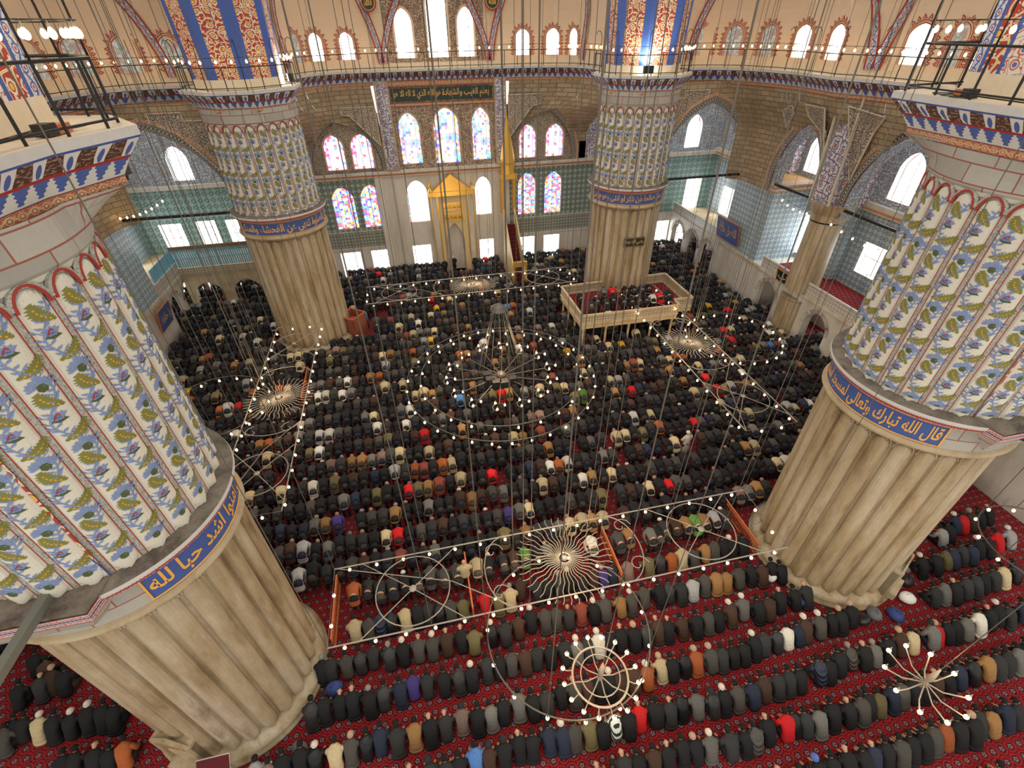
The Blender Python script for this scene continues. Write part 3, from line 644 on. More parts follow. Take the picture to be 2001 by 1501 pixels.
def motif(mb,S):
    """one repeat of the painted stem, flowers and leaves in (a,z) around S"""
    def pg(pts,mi): mb.poly([S(*p) for p in pts],mi)
    def rot(pts,c,ang,sc=1.,fl=1):
        ca,sa=math.cos(ang),math.sin(ang); q=[(c[0]+sc*(x*fl*ca-y*sa),c[1]+sc*(x*fl*sa+y*ca)) for x,y in pts]; return q if fl>0 else q[::-1]
    # serrated leaf as strips across its midrib
    def leaf(c,ang,fl=1):
        n=9; L=.46
        for i in range(n):
            t0,t1=i/n,(i+1)/n; w0=.10*math.sin(PI*min(1,t0*.95+.05))**.7*(1.0); w1=.10*math.sin(PI*min(1,t1*.95+.05))**.7
            b0=.07*math.sin(PI*t0);b1=.07*math.sin(PI*t1)
            for s in (1,-1):
                q=[(b0,t0*L),(b0+s*w0*.75,t0*L),(b0+s*w0*1.25,t0*L+.045),(b1+s*w1*.72,t1*L),(b1,t1*L)]
                if s<0:q=q[::-1]
                pg(rot(q[::-1],c,ang,1,fl),0)
        for i in range(1,6): pg(rot([(.07*math.sin(PI*i/7)-.012,i*.065),(.07*math.sin(PI*i/7)+.012,i*.065),(.07*math.sin(PI*i/7)+.012,i*.065+.035),(.07*math.sin(PI*i/7)-.012,i*.065+.035)],c,ang,1,fl),4)
    def carn(c,ang):
        n=9
        for i in range(n):
            a0=PI*(-.08+1.16*i/n)+.035;a1=PI*(-.08+1.16*(i+1)/n)-.035
            for r0,r1 in ((.055,.10),(.115,.165)):
                am=(a0+a1)/2; q=[(r0*math.cos(a0),r0*math.sin(a0)),(r1*math.cos(a0),r1*math.sin(a0)),((r1+.025)*math.cos(am),(r1+.025)*math.sin(am)),(r1*math.cos(a1),r1*math.sin(a1)),(r0*math.cos(a1),r0*math.sin(a1))]
                pg(rot(q,c,ang),1)
        pg(rot([(-.03,-.13),(.03,-.13),(.07,-.07),(.05,.03),(0,.045),(-.05,.03),(-.07,-.07)],c,ang),2)
    def tulip(c,ang):
        pg(rot([(-.05,-.02),(.05,-.02),(.13,.10),(.08,.10),(.07,.15),(.03,.12),(0,.17),(-.03,.12),(-.07,.15),(-.08,.10),(-.13,.10)],c,ang),1)
        pg(rot([(-.07,.01),(-.04,.0),(-.02,.06),(0,.085),(.02,.06),(.04,0),(.07,.01),(.04,.08),(0,.125),(-.04,.08)],c,ang),3)
        pg(rot([(-.035,.01),(.035,.01),(0,.05)],c,ang),5)
        pg(rot([(-.12,-.05),(0,-.09),(.12,-.05),(.07,0),(-.07,0)],c,ang),2)
    for k,(zc) in enumerate((0,.76)):
        s=1 if k==0 else -1
        for i in range(8):
            t0,t1=i/8,(i+1)/8; f=lambda t:s*.15*math.cos(PI*t)
            pg([(f(t0)-.013,zc+t0*.76),(f(t0)+.013,zc+t0*.76),(f(t1)+.013,zc+t1*.76),(f(t1)-.013,zc+t1*.76)],1)
        for t,d in ((.03,1),(.18,-1),(.32,1),(.45,-1),(.6,1),(.74,-1),(.88,1)):
            x=s*.15*math.cos(PI*t); z=zc+t*.76; pg([(x,z),(x+.09*d,z+.05),(x+.12*d,z+.13),(x+.045*d,z+.07)][::1 if d>0 else -1],1)
            pg([(x,z-.02),(x-.07*d,z+.0),(x-.10*d,z+.06),(x-.03*d,z+.035)][::-1 if d>0 else 1],1)
    carn((.03,.08),.15); leaf((-.13,.34),-.95,1); tulip((-.03,.86),-.1); leaf((.13,1.08),.45,-1)
def pier(name,lab,cx,cy,zu,ztop,txt,band_a,poly):
    t=thing(name,lab,'pier',(cx,cy,0),group=None)
    m=MB(); m.lathe([(2.86,0),(2.86,.14),(2.74,.2),(2.78,.3),(2.62,.38),(2.52,.46),(2.4,.5)],72); m.build('base',MT['pier_marble'],t,True)
    m=MB(); lobes(m,2.52,.44,8.36,.21,.13,(0,0,0)); m.lathe([(2.38,8.3),(2.5,8.38),(2.56,8.5)],72,caps=False)
    for k in range(NF):   # raised bead around each lobe head
        c=k*PER; hw=PER*.44; pts=[]
        for i in range(9): a=PI*i/8; pts.append((2.41*math.cos(c+hw*math.cos(a)),2.41*math.sin(c+hw*math.cos(a)),8.10+.30*math.sin(a)))
        m.tube(pts,.022,4)
    m.build('lower_shaft',MT['pier_marble'],t,False)
    m=MB(); m.lathe([(2.5,8.42),(2.66,8.46),(2.72,8.55),(2.68,8.64),(2.6,8.68)],72,caps=False); m.build('moulding',MT['tan_stone'],t,True)
    m=MB(); m.lathe([(2.6,8.62),(2.6,9.5)],96,mats=[0],R0=2.6,caps=False); b=m.build('inscription_band',MT['ashlar_red'],t,True)
    a0,a1=[math.radians(q) for q in band_a]; m=MB(); m.lathe([(2.612,8.72),(2.612,9.46)],64,a0=a0,a1=a1,caps=False,mats=[0]); 
    for z in (8.72,9.46): m.tube([(2.62*math.cos(a0+(a1-a0)*i/60),2.62*math.sin(a0+(a1-a0)*i/60),z) for i in range(61)],.022,4,mat=1)
    for a in (a0,a1): m.tube([(2.62*math.cos(a),2.62*math.sin(a),8.72),(2.62*math.cos(a),2.62*math.sin(a),9.46)],.03,4,mat=1)
    m.build('blue_panel',[MT['inscription_blue'],MT['inscription_gold']],b)
    m=MB(); aa,ab=a0+.03,a1-.03
    letter(m,txt,lambda x,y:(2.625*math.cos(aa+(ab-aa)*x),2.625*math.sin(aa+(ab-aa)*x),8.78+.60*y),bold=.022)
    m.build('lettering',MT['inscription_gold'],b)
    m=MB(); m.lathe([(2.6,9.48),(2.78,9.56),(2.86,9.72),(2.84,9.80),(2.4,9.86)],96,mats=[0,0,1,2],R0=2.8,caps=False)
    n0=len(m.v)
    m.build('ledge',[MT['band_trim'],MT['grey_stone_edge'],MT['dark_ledge']],t,False)
    # painted shaft
    m=MB(); lobes(m,2.55,9.82,zu,.10,.22,(0,1,2),lr=.26,redw=PER*.035,nz=12)
    for k in range(NF):
        c=k*PER; hw=PER*.41
        for rr,kk,w in ((2.53,2,.03),(2.50,1,.05)):
            pts=[((rr)*math.cos(c+(hw+ (0 if kk==2 else -.0))*math.cos(PI*i/10)*(1.16 if kk==1 else 1)),(rr)*math.sin(c+hw*math.cos(PI*i/10)*(1.16 if kk==1 else 1)),zu-.30+(.36 if kk==2 else .30)*math.sin(PI*i/10)+ (0.05 if kk==1 else 0)) for i in range(11)]; m.tube(pts,w,5,mat=kk)
    m.lathe([(2.46,zu-.02),(2.5,zu+.1)],96,mats=[0],caps=False)
    nb=len(m.m); hwl=(1-.22)/2*PER
    for k in range(NF):
        c=k*PER
        def S(a,z,c=c):
            ang=a/2.5; u=ang/hwl; h=.10*math.sqrt(max(0,1-min(1,u*u))); r=2.45+h+.010; return (r*math.cos(c-ang),r*math.sin(c-ang),z)
        z=zu-.40-1.1
        while z>8.9:
            motif(m,lambda a,dz,zz=z:S(-a*1.12,max(9.98,min(zu-.20,zz+dz*.86)))); z-=1.307
    for i in range(nb,len(m.m)): m.m[i]+=3
    m.build('painted_shaft',[MT[q] for q in ('plaster','rib','red_paint','olive_paint','pale_blue_paint','dark_green_paint','red_paint','orange_paint','blue_paint')],t)
    d=MB(); n=96; rows=[]
    def hitr(a):
        dx,dy=math.cos(a),math.sin(a); best=9
        for p,q in zip(poly,poly[1:]+poly[:1]):
            ax,ay=p[0]-cx,p[1]-cy; ex,ey=q[0]-p[0],q[1]-p[1]; D=dx*(-ey)+ex*dy
            if abs(D)<1e-9: continue
            tt=(ax*(-ey)+ex*ay)/D; u=(dx*ay-dy*ax)/D
            if tt>0 and -1e-6<=u<=1+1e-6: best=min(best,tt)
        return max(2.5,min(4.4,best-.52))
    vs=[];uv=[]
    for i,(f,z) in enumerate([(0,zu+.08),(0,zu+.14),(.12,zu+.14+.35*(ztop-zu-.14)),(.5,zu+.14+.7*(ztop-zu-.14)),(1,ztop+.02)]):
        for j in range(n):
            a=2*PI*j/n; r=(2.5 if i==0 else 2.54)*(1-f)+hitr(a)*f; vs.append((r*math.cos(a),r*math.sin(a),z)); uv.append((a*2.54,z))
    d.add(vs,[(i*n+j,i*n+(j+1)%n,(i+1)*n+(j+1)%n,(i+1)*n+j) for i in range(4) for j in range(n)],uv); d.build('stone_drum',MT['ashlar_red'],t)
    return t

PX,PY=11.88,12.08
def octa(cx,cy,r):
    return [(cx+r*math.cos(PI/8+PI/4*i),cy+r*math.sin(PI/8+PI/4*i)) for i in range(8)]
ZL,ZR=17.37,17.2
POLY_FL=[(-8.35,-10.4),(-9.0,-12.0),(-9.15,-13.2),(-9.6,-16.5),(-16,-16.5),(-16,-8.2),(-12,-8.2),(-9.35,-8.9)][::-1]
POLY_FR=[(9.1,-9.2),(8.8,-12.6),(8.9,-16.5),(16,-16.5),(16,-8.7)]
PFL=pier('painted_pier','nearest huge pier filling the left of the hall, marble flutes below and painted flowers above',-PX,-PY,15.6,16.42,'والذين امنوا اشد حبا لله',(-57,40),POLY_FL)
PFR=pier('painted_pier','huge pier on the near right, stained marble flutes below a blue band with gold script',PX,-PY,15.35,16.25,'قال الله تبارك وتعالى لمسجد اسس على التقوى',(102,235),POLY_FR)
PBL=pier('painted_pier','far left pier behind the small wooden pulpit, flowered shaft over blue band',-PX,PY,14.6,15.35,'ان الصلوة تنهى عن الفحشاء والمنكر',(-142,0),octa(-PX,PY,3.15))
PBR=pier('painted_pier','far right pier rising behind the marble raised platform, with a small dark plaque',PX,PY,14.5,15.35,'من عمل صالحا من ذكر او انثى وهو مؤمن',(-175,-35),octa(PX,PY,3.15))
def pier_cornice(poly,z,lab,zs=1.):
    m=MB(); sweep(m,poly,[(1.3,z-.04),(0,z),(0,z-.16),(.04,z-.2),(.30,z-.52),(.48,z-.80),(.50,z-1.0)],[0,1,2,3,4,5],closed=True); m.poly([(x,y,z-.05) for x,y in poly],0)
    o=m.build('pier_cornice',CM); tag(o,lab,'cornice'); return o
def octa(cx,cy,r):
    return [(cx+r*math.cos(PI/8+PI/4*i),cy+r*math.sin(PI/8+PI/4*i)) for i in range(8)]
pier_cornice(octa(-PX,PY,3.15),ZC,'painted cornice and walkway round the far left pier')
pier_cornice(octa(PX,PY,3.15),ZC,'painted cornice and walkway round the far right pier')
pier_cornice(POLY_FL,ZL,'close corbelled cornice and walkway above the near left pier')
pier_cornice(POLY_FR[::-1] if False else POLY_FR,ZR,'close corbelled cornice and walkway above the near right pier')
# ------------------------------------------------------------ the painted corner faces of the two near piers
def near_face(sg,par,solid):
    Y0=-14.32; F=lambda u,z:(sg*u,Y0,z); mb=MB()
    # local coordinates: subtract the pier origin because the face is a part of it
    ox,oy=par.location.x,par.location.y
    G=lambda u,z:(sg*u-ox,Y0-oy,z); N=(0,-1,0)
    cx=13.75; r0=3.05; o=dict(a=cx-r0,b=cx+r0,zb=9.9,zs=9.9,zt=12.95,pt=.08)
    ins=dict(a=cx-r0+.42,b=cx+r0-.42,zb=9.9,zs=9.9,zt=12.5,pt=.08); in2=dict(a=ins['a']+.62,b=ins['b']-.62,zb=10.35,zs=10.35,zt=11.9,pt=.08)
    sheet(mb,G,10.75,18,9.85,16.3,[],mat=3)
    ring(mb,G,ins,.40,.012,N,1)
    def fill(oo,k,off,up=0): 
        P=arch_pts(oo,24); mb.poly([Vector(G(*p))+Vector((0,-off,up)) for p in P],k,P)
    if solid:
        fill(ins,2,.006); fill(dict(in2,a=in2['a']-.06,b=in2['b']+.06,zt=in2['zt']+.06,zb=in2['zb']-.06),5,.016); fill(in2,4,.022)
        mb.quad(Vector(G(ins['a'],9.9))+Vector((0,-.014,0)),Vector(G(ins['b'],9.9))+Vector((0,-.014,0)),Vector(G(ins['b'],10.3))+Vector((0,-.014,0)),Vector(G(ins['a'],10.3))+Vector((0,-.014,0)),[(0,0),(5,0),(5,1),(0,1)],6)
    else: fill(ins,0,.006)
    f=mb.build('painted_face',[MT[k] for k in ('tan_stone','band_blue','red_flower','red_flower','arab_blue','blue_paint','band_redwhite')],par)
    # shelf below with its trim, over coved stone
    m=MB(); P=[(sg*a-ox,b-oy) for a,b in ((10.75,-14.3),(10.9,-15.05),(18,-15.05),(18,-13),(12,-13))]
    if sg>0: P=P[::-1]
    m.prism(P,9.72,9.86,0); c0=[(p[0]+0,p[1]+.0) for p in P]; low=[(sg*a-ox,b-oy) for a,b in ((11.2,-14.2),(11.5,-14.6),(18,-14.6),(18,-13),(12,-13))]
    if sg>0: low=low[::-1]
    m.prism(low,8.66,9.6,1,top=P); 
    e=[(sg*10.72-ox,-14.2-oy,9.7),(sg*10.88-ox,-15.08-oy,9.7),(sg*18-ox,-15.08-oy,9.7)]
    for a,b in zip(e,e[1:]): m.quad((a[0],a[1],9.56),(b[0],b[1],9.56),(b[0],b[1],9.80),(a[0],a[1],9.80),[(0,0),(math.dist(a,b),0),(math.dist(a,b),1),(0,1)],2)
    m.build('corner_shelf',[MT[k] for k in ('dark_ledge','ashlar_red','band_trim')],par)
near_face(-1,PFL,True); near_face(1,PFR,False)
m=MB(); m.beam((-11.7,-14.4,9.95),(-11.9,-20.6,9.95),.17,.17); tag(m.build('tie_beam',MT['grey_timber']),'grey timber tie beam running towards the viewer from the near left pier','beam')
m=MB(); m.beam((11.3,-14.4,9.6),(14.5,-18.5,9.3),.17,.17); tag(m.build('tie_beam',MT['black_iron']),'dark tie beam running off from the blue band of the near right pier','beam')
# marble tablets let into the pier bases
def tablet(par,ang,lab):
    a=math.radians(ang); ca,sa=math.cos(a),math.sin(a); m=MB(); P=lambda r,w,z:(r*ca-w*sa,r*sa+w*ca,z)
    def bx(r0,r1,w0,w1,z0,z1,k):
        q=[P(r,w,z) for z in (z0,z1) for w in (w0,w1) for r in (r0,r1)]; m.add(q,[(0,1,3,2)[::-1],(4,5,7,6),(0,1,5,4),(1,3,7,5),(3,2,6,7),(2,0,4,6)],mat=k)
    bx(2.2,2.62,-.62,.62,.3,1.9,0); bx(2.2,2.70,-.62,-.5,.3,1.95,0); bx(2.2,2.70,.5,.62,.3,1.95,0); bx(2.2,2.68,-.66,.66,1.85,1.98,0)
    m.poly([P(2.6,-.66,1.98),P(2.6,.66,1.98),P(2.6,.35,2.12),P(2.6,0,2.3),P(2.6,-.35,2.12)],0); bx(2.62,2.66,-.3,.3,1.5,1.72,1); bx(2.62,2.66,-.36,.36,.95,1.3,2); bx(2.3,2.95,-.5,.5,.3,.62,0)
    t=m.build('marble_tablet',[MT[k] for k in ('pier_marble','gilding','tan_stone')],par)
tablet(PFL,-112,''); tablet(PFR,-62,'')
# dark plaque with gold writing on the far right pier and the small ones
def plaque_on(par,ang,r,z,w,h,txt,fr,bgm,inkm):
    a=math.radians(ang); ca,sa=math.cos(a),math.sin(a); m=MB(); P=lambda rr,u,zz:(rr*ca-u*sa,rr*sa+u*ca,zz)
    for rr,ww,hh,k in ((r,w+.1,h+.1,0),(r+.04,w,h,1)):
        q=[P(rr+d,u,z+v) for d in (-.1,.0) for u,v in ((-ww/2,-hh/2),(ww/2,-hh/2),(ww/2,hh/2),(-ww/2,hh/2))]
        m.add(q,[(3,2,1,0),(4,5,6,7),(0,1,5,4),(1,2,6,5),(2,3,7,6),(3,0,4,7)],mat=k)
    letter(m,txt,lambda x,y:P(r+.05,-w*.45+w*.9*x,z-h*.38+h*.76*y),mat=2); m.build('wall_plaque',[MT[k] for k in (fr,bgm,inkm)],par)
plaque_on(PBR,-92,2.58,6.1,1.45,.55,'رضي الله عنه','brown_timber','night_green','inscription_gold')
# ------------------------------------------------------------ upper walls over the walkway
def flame_ring(mb,F,o,nrm,off=.03):
    ring(mb,F,o,.11,-off,nrm,0); ring(mb,F,o,.04,-off-.012,nrm,1,lift=.02); ring(mb,F,o,.03,-off-.012,nrm,1,lift=.12)
    ring(mb,F,o,.09,-off,nrm,2,lift=.13)
    # pointed lobes
    P=arch_pts(o,16)[1:]; P=P+[(o['a'],o['zb'])]; cx=(o['a']+o['b'])/2; L=[0]
    for a,b in zip(P,P[1:]): L.append(L[-1]+math.dist(a,b))
    n=int(L[-1]/.20); N=Vector(nrm)*-(off+.0)
    for i in range(n):
        d=(i+.5)/n*L[-1]; k=max(j for j in range(len(L)-1) if L[j]<=d); t=(d-L[k])/(L[k+1]-L[k]); a,b=P[k],P[k+1]; s=a[0]+(b[0]-a[0])*t; z=a[1]+(b[1]-a[1])*t
        dx,dz=b[0]-a[0],b[1]-a[1]; l=math.hypot(dx,dz); nx,nz=dz/l,-dx/l
        if nx*(s-cx)+nz*(z-o['zs']+.5)<0: nx,nz=-nx,-nz
        tx,tz=dx/l,dz/l; q=lambda u,v:Vector(F(s+nx*v+tx*u,z+nz*v+tz*u))+N
        mb.poly([q(-.10,.22),q(.10,.22),q(.07,.30),q(0,.42),q(-.07,.30)],1)
        mb.poly([q(-.035,.25)+N*.3,q(.035,.25)+N*.3,q(0,.34)+N*.3],0)
def upper(poly,nm,wins,z1,ribs=(),mat=0,num=5):
    xy,nn,L=polyF(poly); F0=lambda s,z:(*xy(s),z)
    def F(s,z):
        x,y=xy(s); n=nn(s); k=max(0,z-18.2)**2*.10; return (x-n[0]*k,y-n[1]*k,z)
    ops=[A(a,b,16.85,18.0,18.5) if kind not in 'T' else A(a,b,16.85,zt-.9,zt) for a,b,kind,zt in wins]
    w=MB(); sheet(w,F,0,L,ZC-.1,16.55,[],ns=30,mat=1); 
    sheet(w,F,0,L,16.55,z1,[o for o,x in zip(ops,wins) if x[2]!='P'],ns=40,nz=8,mat=0)
    for o,x in zip(ops,wins):
        s=(o['a']+o['b'])/2; n=nn(s); N=(n[0],n[1],0)
        if x[2]!='P': 
            reveal(w,F,o,.35,N,0); window(F,o,.3,N,'glass_white',frame_mat='white_paint',fw=.03)
        else:
            P=arch_pts(o); w.poly([Vector(F(*p))-Vector(N)*.02 for p in P],5,[((p[0]-o['a'])/(o['b']-o['a']),p[1]-o['zb']) for p in P])
        if x[2]!='T': 
            f=MB(); 
            flame_ring(w_ring:=MB(),F,o,N); 
            for q,mm in zip(w_ring.f,w_ring.m): pass
            off=len(w.v); w.v+=w_ring.v; w.u+=w_ring.u; w.f+=[tuple(i+off for i in q) for q in w_ring.f]; w.m+=[2+k for k in w_ring.m]
        else: ring(w,F,o,.14,-.04,N,2)
    o=w.build('upper_wall',[MT[k] for k in (mat if mat else 'dome_plaster','skirting_plaster','dome_plaster','red_paint','band_orange','glass_lead','band_redwhite')]); struct(o); o.name='wall_'+nm
    return F,nn,L
BUl=smooth([(-11.1,13.5),(-10.9,18),(-10.2,20.2),(-8.8,21.8),(-6.8,22.5),(-4.6,22.6)],1)
def remap(poly_old,poly_new):
    a=polyF(poly_old)[2]; b=polyF(poly_new)[2]; return b/a
BU=[(-11.1,15),(-10.9,18),(-10.2,20.2),(-8.8,21.8),(-6.8,22.5),(-4.6,22.6),(4.6,22.6),(6.8,22.5),(8.8,21.8),(10.2,20.2),(10.9,18),(11.1,15)]
FUB,nUB,LUB=upper(BU,'back_upper',[(5.55,6.2,'P',0),(7.1,8.05,'W',0),(9.3,10.25,'W',0),(13.35,14.6,'T',19.8),(15.7,17.2,'T',20.9),(17.95,19.15,'T',19.85),(22.4,23.45,'W',0),(24.75,25.8,'W',0),(26.75,27.4,'W',0)],22.5)
RU=[(13.0,15.3),(15.9,15.3),(18.1,15.0),(20.0,13.6),(20.9,11),(21.2,8.4),(21,6.2),(20.7,4.3),(21.5,3.2),(21.7,0),(21.5,-3.2),(20.7,-4.3),(21.2,-8.4),(19.5,-13.8),(13,-15)]
FUR,nUR,LUR=upper(RU,'right_upper',[(4.2,5.1,'P',0),(6.1,7.05,'P',0),(8.5,9.45,'P',0),(10.95,12.1,'W',0),(13.7,14.85,'W',0),(18.7,19.95,'W',0),(20.9,21.6,'P',0),(22.3,23.3,'W',0)],22)
LU=[(-x,y) for x,y in RU][::-1]; LT=polyF(LU)[2]
FUL,nUL,LUL=upper(LU,'left_upper',sorted([(LT-b,LT-a,k,z) for a,b,k,z in [(2.4,3.4,'P',0),(4.6,5.7,'P',0),(7.0,8.2,'P',0),(9.6,10.7,'P',0),(12.3,13.3,'W',0),(18.7,19.9,'W',0)]]),22)
# painted ribs that spring between the bays, and the roundels
def rib(F,nn,pts,w,mats,off=.10,name='painted_rib'):
    mb=MB(); d=0
    for (a,b) in zip(pts,pts[1:]):
        dx,dz=b[0]-a[0],b[1]-a[1]; l=math.hypot(dx,dz); nx,nz=-dz/l,dx/l
        n=nn((a[0]+b[0])/2); N=Vector((n[0],n[1],0))*-off; k=-w/2
        q=lambda p,o:Vector(F(p[0]+nx*o,p[1]+nz*o))+N
        mb.quad(q(a,-w/2),q(b,-w/2),q(b,w/2),q(a,w/2),[(d,0),(d+l,0),(d+l,1),(d,1)],0)
        for o in (-w/2,w/2): mb.beam(q(a,o),q(b,o),.05,.08,1)
        d+=l
    return mb
def arc(s0,z0,s1,z1,bul,n=9):
    """curve rising from (s0,z0) to (s1,z1)"""
    return [(s0+(s1-s0)*(i/n)**1.6 if bul else s0+(s1-s0)*i/n, z0+(z1-z0)*(i/n)) for i in range(n+1)]
k=0
for F,nn,L,items in ((FUB,nUB,LUB,[(12.1,10.6),(12.3,14.6),(20.4,21.9),(20.2,17.9),(4.4,3.2),(28.2,29.5)]),(FUR,nUR,LUR,[(17.4,15.6),(17.7,19.0),(23.9,22.4),(3.7,5.2),(24.3,25.8)]),(FUL,nUL,LUL,[(LT-17.4,LT-15.6),(LT-17.7,LT-19),(LT-3.3,LT-5.0)])):
    for s0,s1 in items:
        k+=1; mb=rib(F,nn,arc(s0,16.6,s1,21.5,True),.38,0); o=mb.build('painted_rib',[MT['band_blue'],MT['red_paint']]); struct(o); o.name='trim_%d'%(10+k)
        mb=rib(F,nn,[(a+(.24 if s1>s0 else -.24),b) for a,b in arc(s0,16.9,s1,21.8,True)],.16,0,off=.08); o=mb.build('painted_rib',[MT['band_redwhite'],MT['tan_stone']]); struct(o); o.name='trim_%d'%(30+k)
# flowered wall round the three tall windows
mb=MB(); tall=[A(13.35,14.6,16.85,18.9,19.8),A(15.7,17.2,16.85,20.0,20.9),A(17.95,19.15,16.85,18.95,19.85)]
sheet(mb,lambda s,z:tuple(Vector(FUB(s,z))+Vector((0,-.02,0))),12.6,19.9,16.6,22,tall,nz=6,mat=0); o=struct(mb.build('flower_wall',MT['arab_tan'])); o.name='trim_60'
def roundel(s,z,r,txt,lab):
    n=nUB(s); mb=MB(); c=Vector(FUB(s,z))+Vector((0,-.14,0))
    for rr,kk,dy in ((r*1.35,2,0),(r*1.12,1,.02),(r,0,.04)): mb.poly([c+Vector((rr*math.cos(PI*i/16),-dy,rr*math.sin(PI*i/16))) for i in range(32)],kk)
    letter(mb,txt,lambda x,y:c+Vector((-r*.62+1.24*r*x,-.06,-r*.5+r*y)),mat=1,bold=.03)
    tag(mb.build('roundel',[MT[k] for k in ('night_green','inscription_gold','red_paint')]),lab,'wall roundel',"round gold-lettered medallions between the upper windows")
roundel(11.75,20.15,.42,'محمد','round black medallion with gold script, left of the tall upper windows')
roundel(20.55,20.15,.42,'الله','round black medallion with gold script, right of the tall upper windows')
# upper bodies of the piers
def body(name,pts,z0,z1,grow,lab,n=0):
    mb=MB(); c=Vector((sum(p[0] for p in pts)/len(pts),sum(p[1] for p in pts)/len(pts))); top=[tuple(c+(Vector(p)-c)*(1+grow)) for p in pts]
    mb.prism(pts,z0,z0+.45,3); off=[]
    m=len(pts)
    for i in range(m):
        a,b=Vector(pts[i]),Vector(pts[(i+1)%m]); Aa,Bb=Vector(top[i]),Vector(top[(i+1)%m]); L=(b-a).length
        if L<.3: continue
        cuts=[0,.10,.13,.30,.34,.66,.70,.87,.90,1] if L>2 else [0,.2,.8,1]; ks=[0,2,1,2,4,2,1,2,0] if L>2 else [2,1,2]
        for (f,g),kk in zip(zip(cuts,cuts[1:]),ks):
            p=[a.lerp(b,f),a.lerp(b,g),Aa.lerp(Bb,g),Aa.lerp(Bb,f)]; w=(g-f)*L
            uv=[(f*L,z0),(g*L,z0),(g*L,z1),(f*L,z1)] if kk in (4,1) else [(z0,0),(z0,1),(z1,1),(z1,0)]
            if kk==2: uv=[(f*L,0)]*4
            mb.quad((*p[0],z0+.45),(*p[1],z0+.45),(*p[2],z1),(*p[3],z1),uv,kk)
    o=struct(mb.build(name,[MT[k] for k in ('band_blue','red_flower','blue_paint','skirting_plaster','flower_panel')])); o.name='trim_%d'%n
body('pier_body',[(p[0],p[1]) for p in octa(-PX,PY,2.3)],ZC,22,.12,'',61)
body('pier_body',[(p[0],p[1]) for p in octa(PX,PY,2.3)],ZC,22,.12,'',62)
body('pier_body',[(-16,-16.4),(-10.3,-16.4),(-9.95,-12.6),(-9.95,-9.7),(-11.5,-8.9),(-16,-8.9)],ZL,22,.06,'',63)
body('pier_body',[(16,-9.4),(12,-9.4),(10.0,-10.2),(9.65,-12.6),(9.7,-16.4),(16,-16.4)],ZR,22,.06,'',64)
# ------------------------------------------------------------ railings, hooked lamp brackets and lamp strings of the walkway
def railing(poly,z,lab,step,hook=3,grp='iron railings along the high walkway',r=.025):
    xy,nn,L=polyF(poly); t=thing('railing',lab,'railing',(*poly[0],z),group=grp); O=Vector((*poly[0],z)); n=int(L/.6); m=MB()
    m.tube([Vector((*xy(L*i/n),z+1.0))-O for i in range(n+1)],r,5); m.build('top_rail',MT['black_iron'],t)
    m=MB(); m.tube([Vector((*xy(L*i/n),z+.12))-O for i in range(n+1)],r*.8,5); m.build('bottom_rail',MT['black_iron'],t)
    pm=MB(); pm.tube([(0,0,0),(0,0,1.0)],r,5); pm=pm.mesh('post',MT['black_iron'])
    hm=MB(); hm.tube([(0,0,1.0),(0,0,1.75),(-.02,0,1.95),(-.10,0,2.1),(-.22,0,2.15),(-.32,0,2.08),(-.36,0,1.98)],r*.7,5); hm=hm.mesh('lamp_bracket',MT['black_iron'],True)
    k=int(L/step)
    for i in range(k+1):
        s=L*i/k; p=Vector((*xy(s),z))-O; o=bpy.data.objects.new('post',pm); C.objects.link(o); o.parent=t; o.location=p
        if hook and i%hook==1:
            N=nn(s); h=bpy.data.objects.new('lamp_bracket',hm); C.objects.link(h); h.parent=t; h.location=p; h.rotation_euler=(0,0,math.atan2(N[1],N[0]))
    return t
def lamps_along(poly,z,n,lab,grp,sag=.0,s0=0,s1=1,sc=1.):
    xy,nn,L=polyF(poly); t=thing('lamp_string',lab,'string lights',(*xy(L*s0),z),group=grp); O=Vector((*xy(L*s0),z)); m=MB()
    q=[Vector((*xy(L*(s0+(s1-s0)*i/30)),z))-O for i in range(31)]; m.tube(q,.012,4); m.build('wire',MT['black_iron'],t)
    b=None
    for i in range(n):
        p=Vector((*xy(L*(s0+(s1-s0)*(i+.5)/n)),z-.16))-O
        if b is None: b=bulb(t,p,sc)
        else: c=copytree(b,t); c.location=p
    return t
inn=lambda poly,d:offset(poly,d)
g='strings of bare bulbs along the high walkway'
railing(inn(CB,.12),ZC,'black iron railing above the wall with the gilded niche',1.0,0)
railing(inn(CRt,.12),ZC,'black iron railing along the right side walkway',1.1,2)
railing(inn(CL[::-1],.12),ZC,'black iron railing along the left side walkway',1.1,3)
railing(octa(-PX,PY,3.0)[3:]+octa(-PX,PY,3.0)[:3],ZC,'black iron railing round the far left pier top',.9,2)
railing(octa(PX,PY,3.0)[3:]+octa(PX,PY,3.0)[:3],ZC,'black iron railing round the far right pier top',.9,2)
railing([(-12,-8.35),(-9.5,-9.0),(-8.55,-10.4),(-9.15,-12),(-9.3,-13.2),(-9.7,-16)],ZL,'close black railing with lamps on the near left pier walkway',.75,2,r=.028)
railing([(9.05,-16),(8.95,-12.6),(9.25,-9.35),(13,-9.1)],ZR,'close black railing with lamps on the near right pier walkway',.9,2,r=.028)
lamps_along(inn(CB,.12),ZC+1.35,44,'string of glowing bulbs over the wall with the gilded niche',g)
lamps_along(inn(CRt,.12),ZC+1.35,46,'string of glowing bulbs along the right side walkway',g,s0=0,s1=.8)
lamps_along(inn(CL[::-1],.12),ZC+1.35,40,'string of glowing bulbs along the left side walkway',g,s0=.3,s1=1)
lamps_along(octa(-PX,PY,3.0)[4:]+octa(-PX,PY,3.0)[:2],ZC+1.4,16,'string of glowing bulbs round the far left pier top',g)
lamps_along(octa(PX,PY,3.0)[4:]+octa(PX,PY,3.0)[:2],ZC+1.4,22,'string of glowing bulbs round the far right pier top',g)
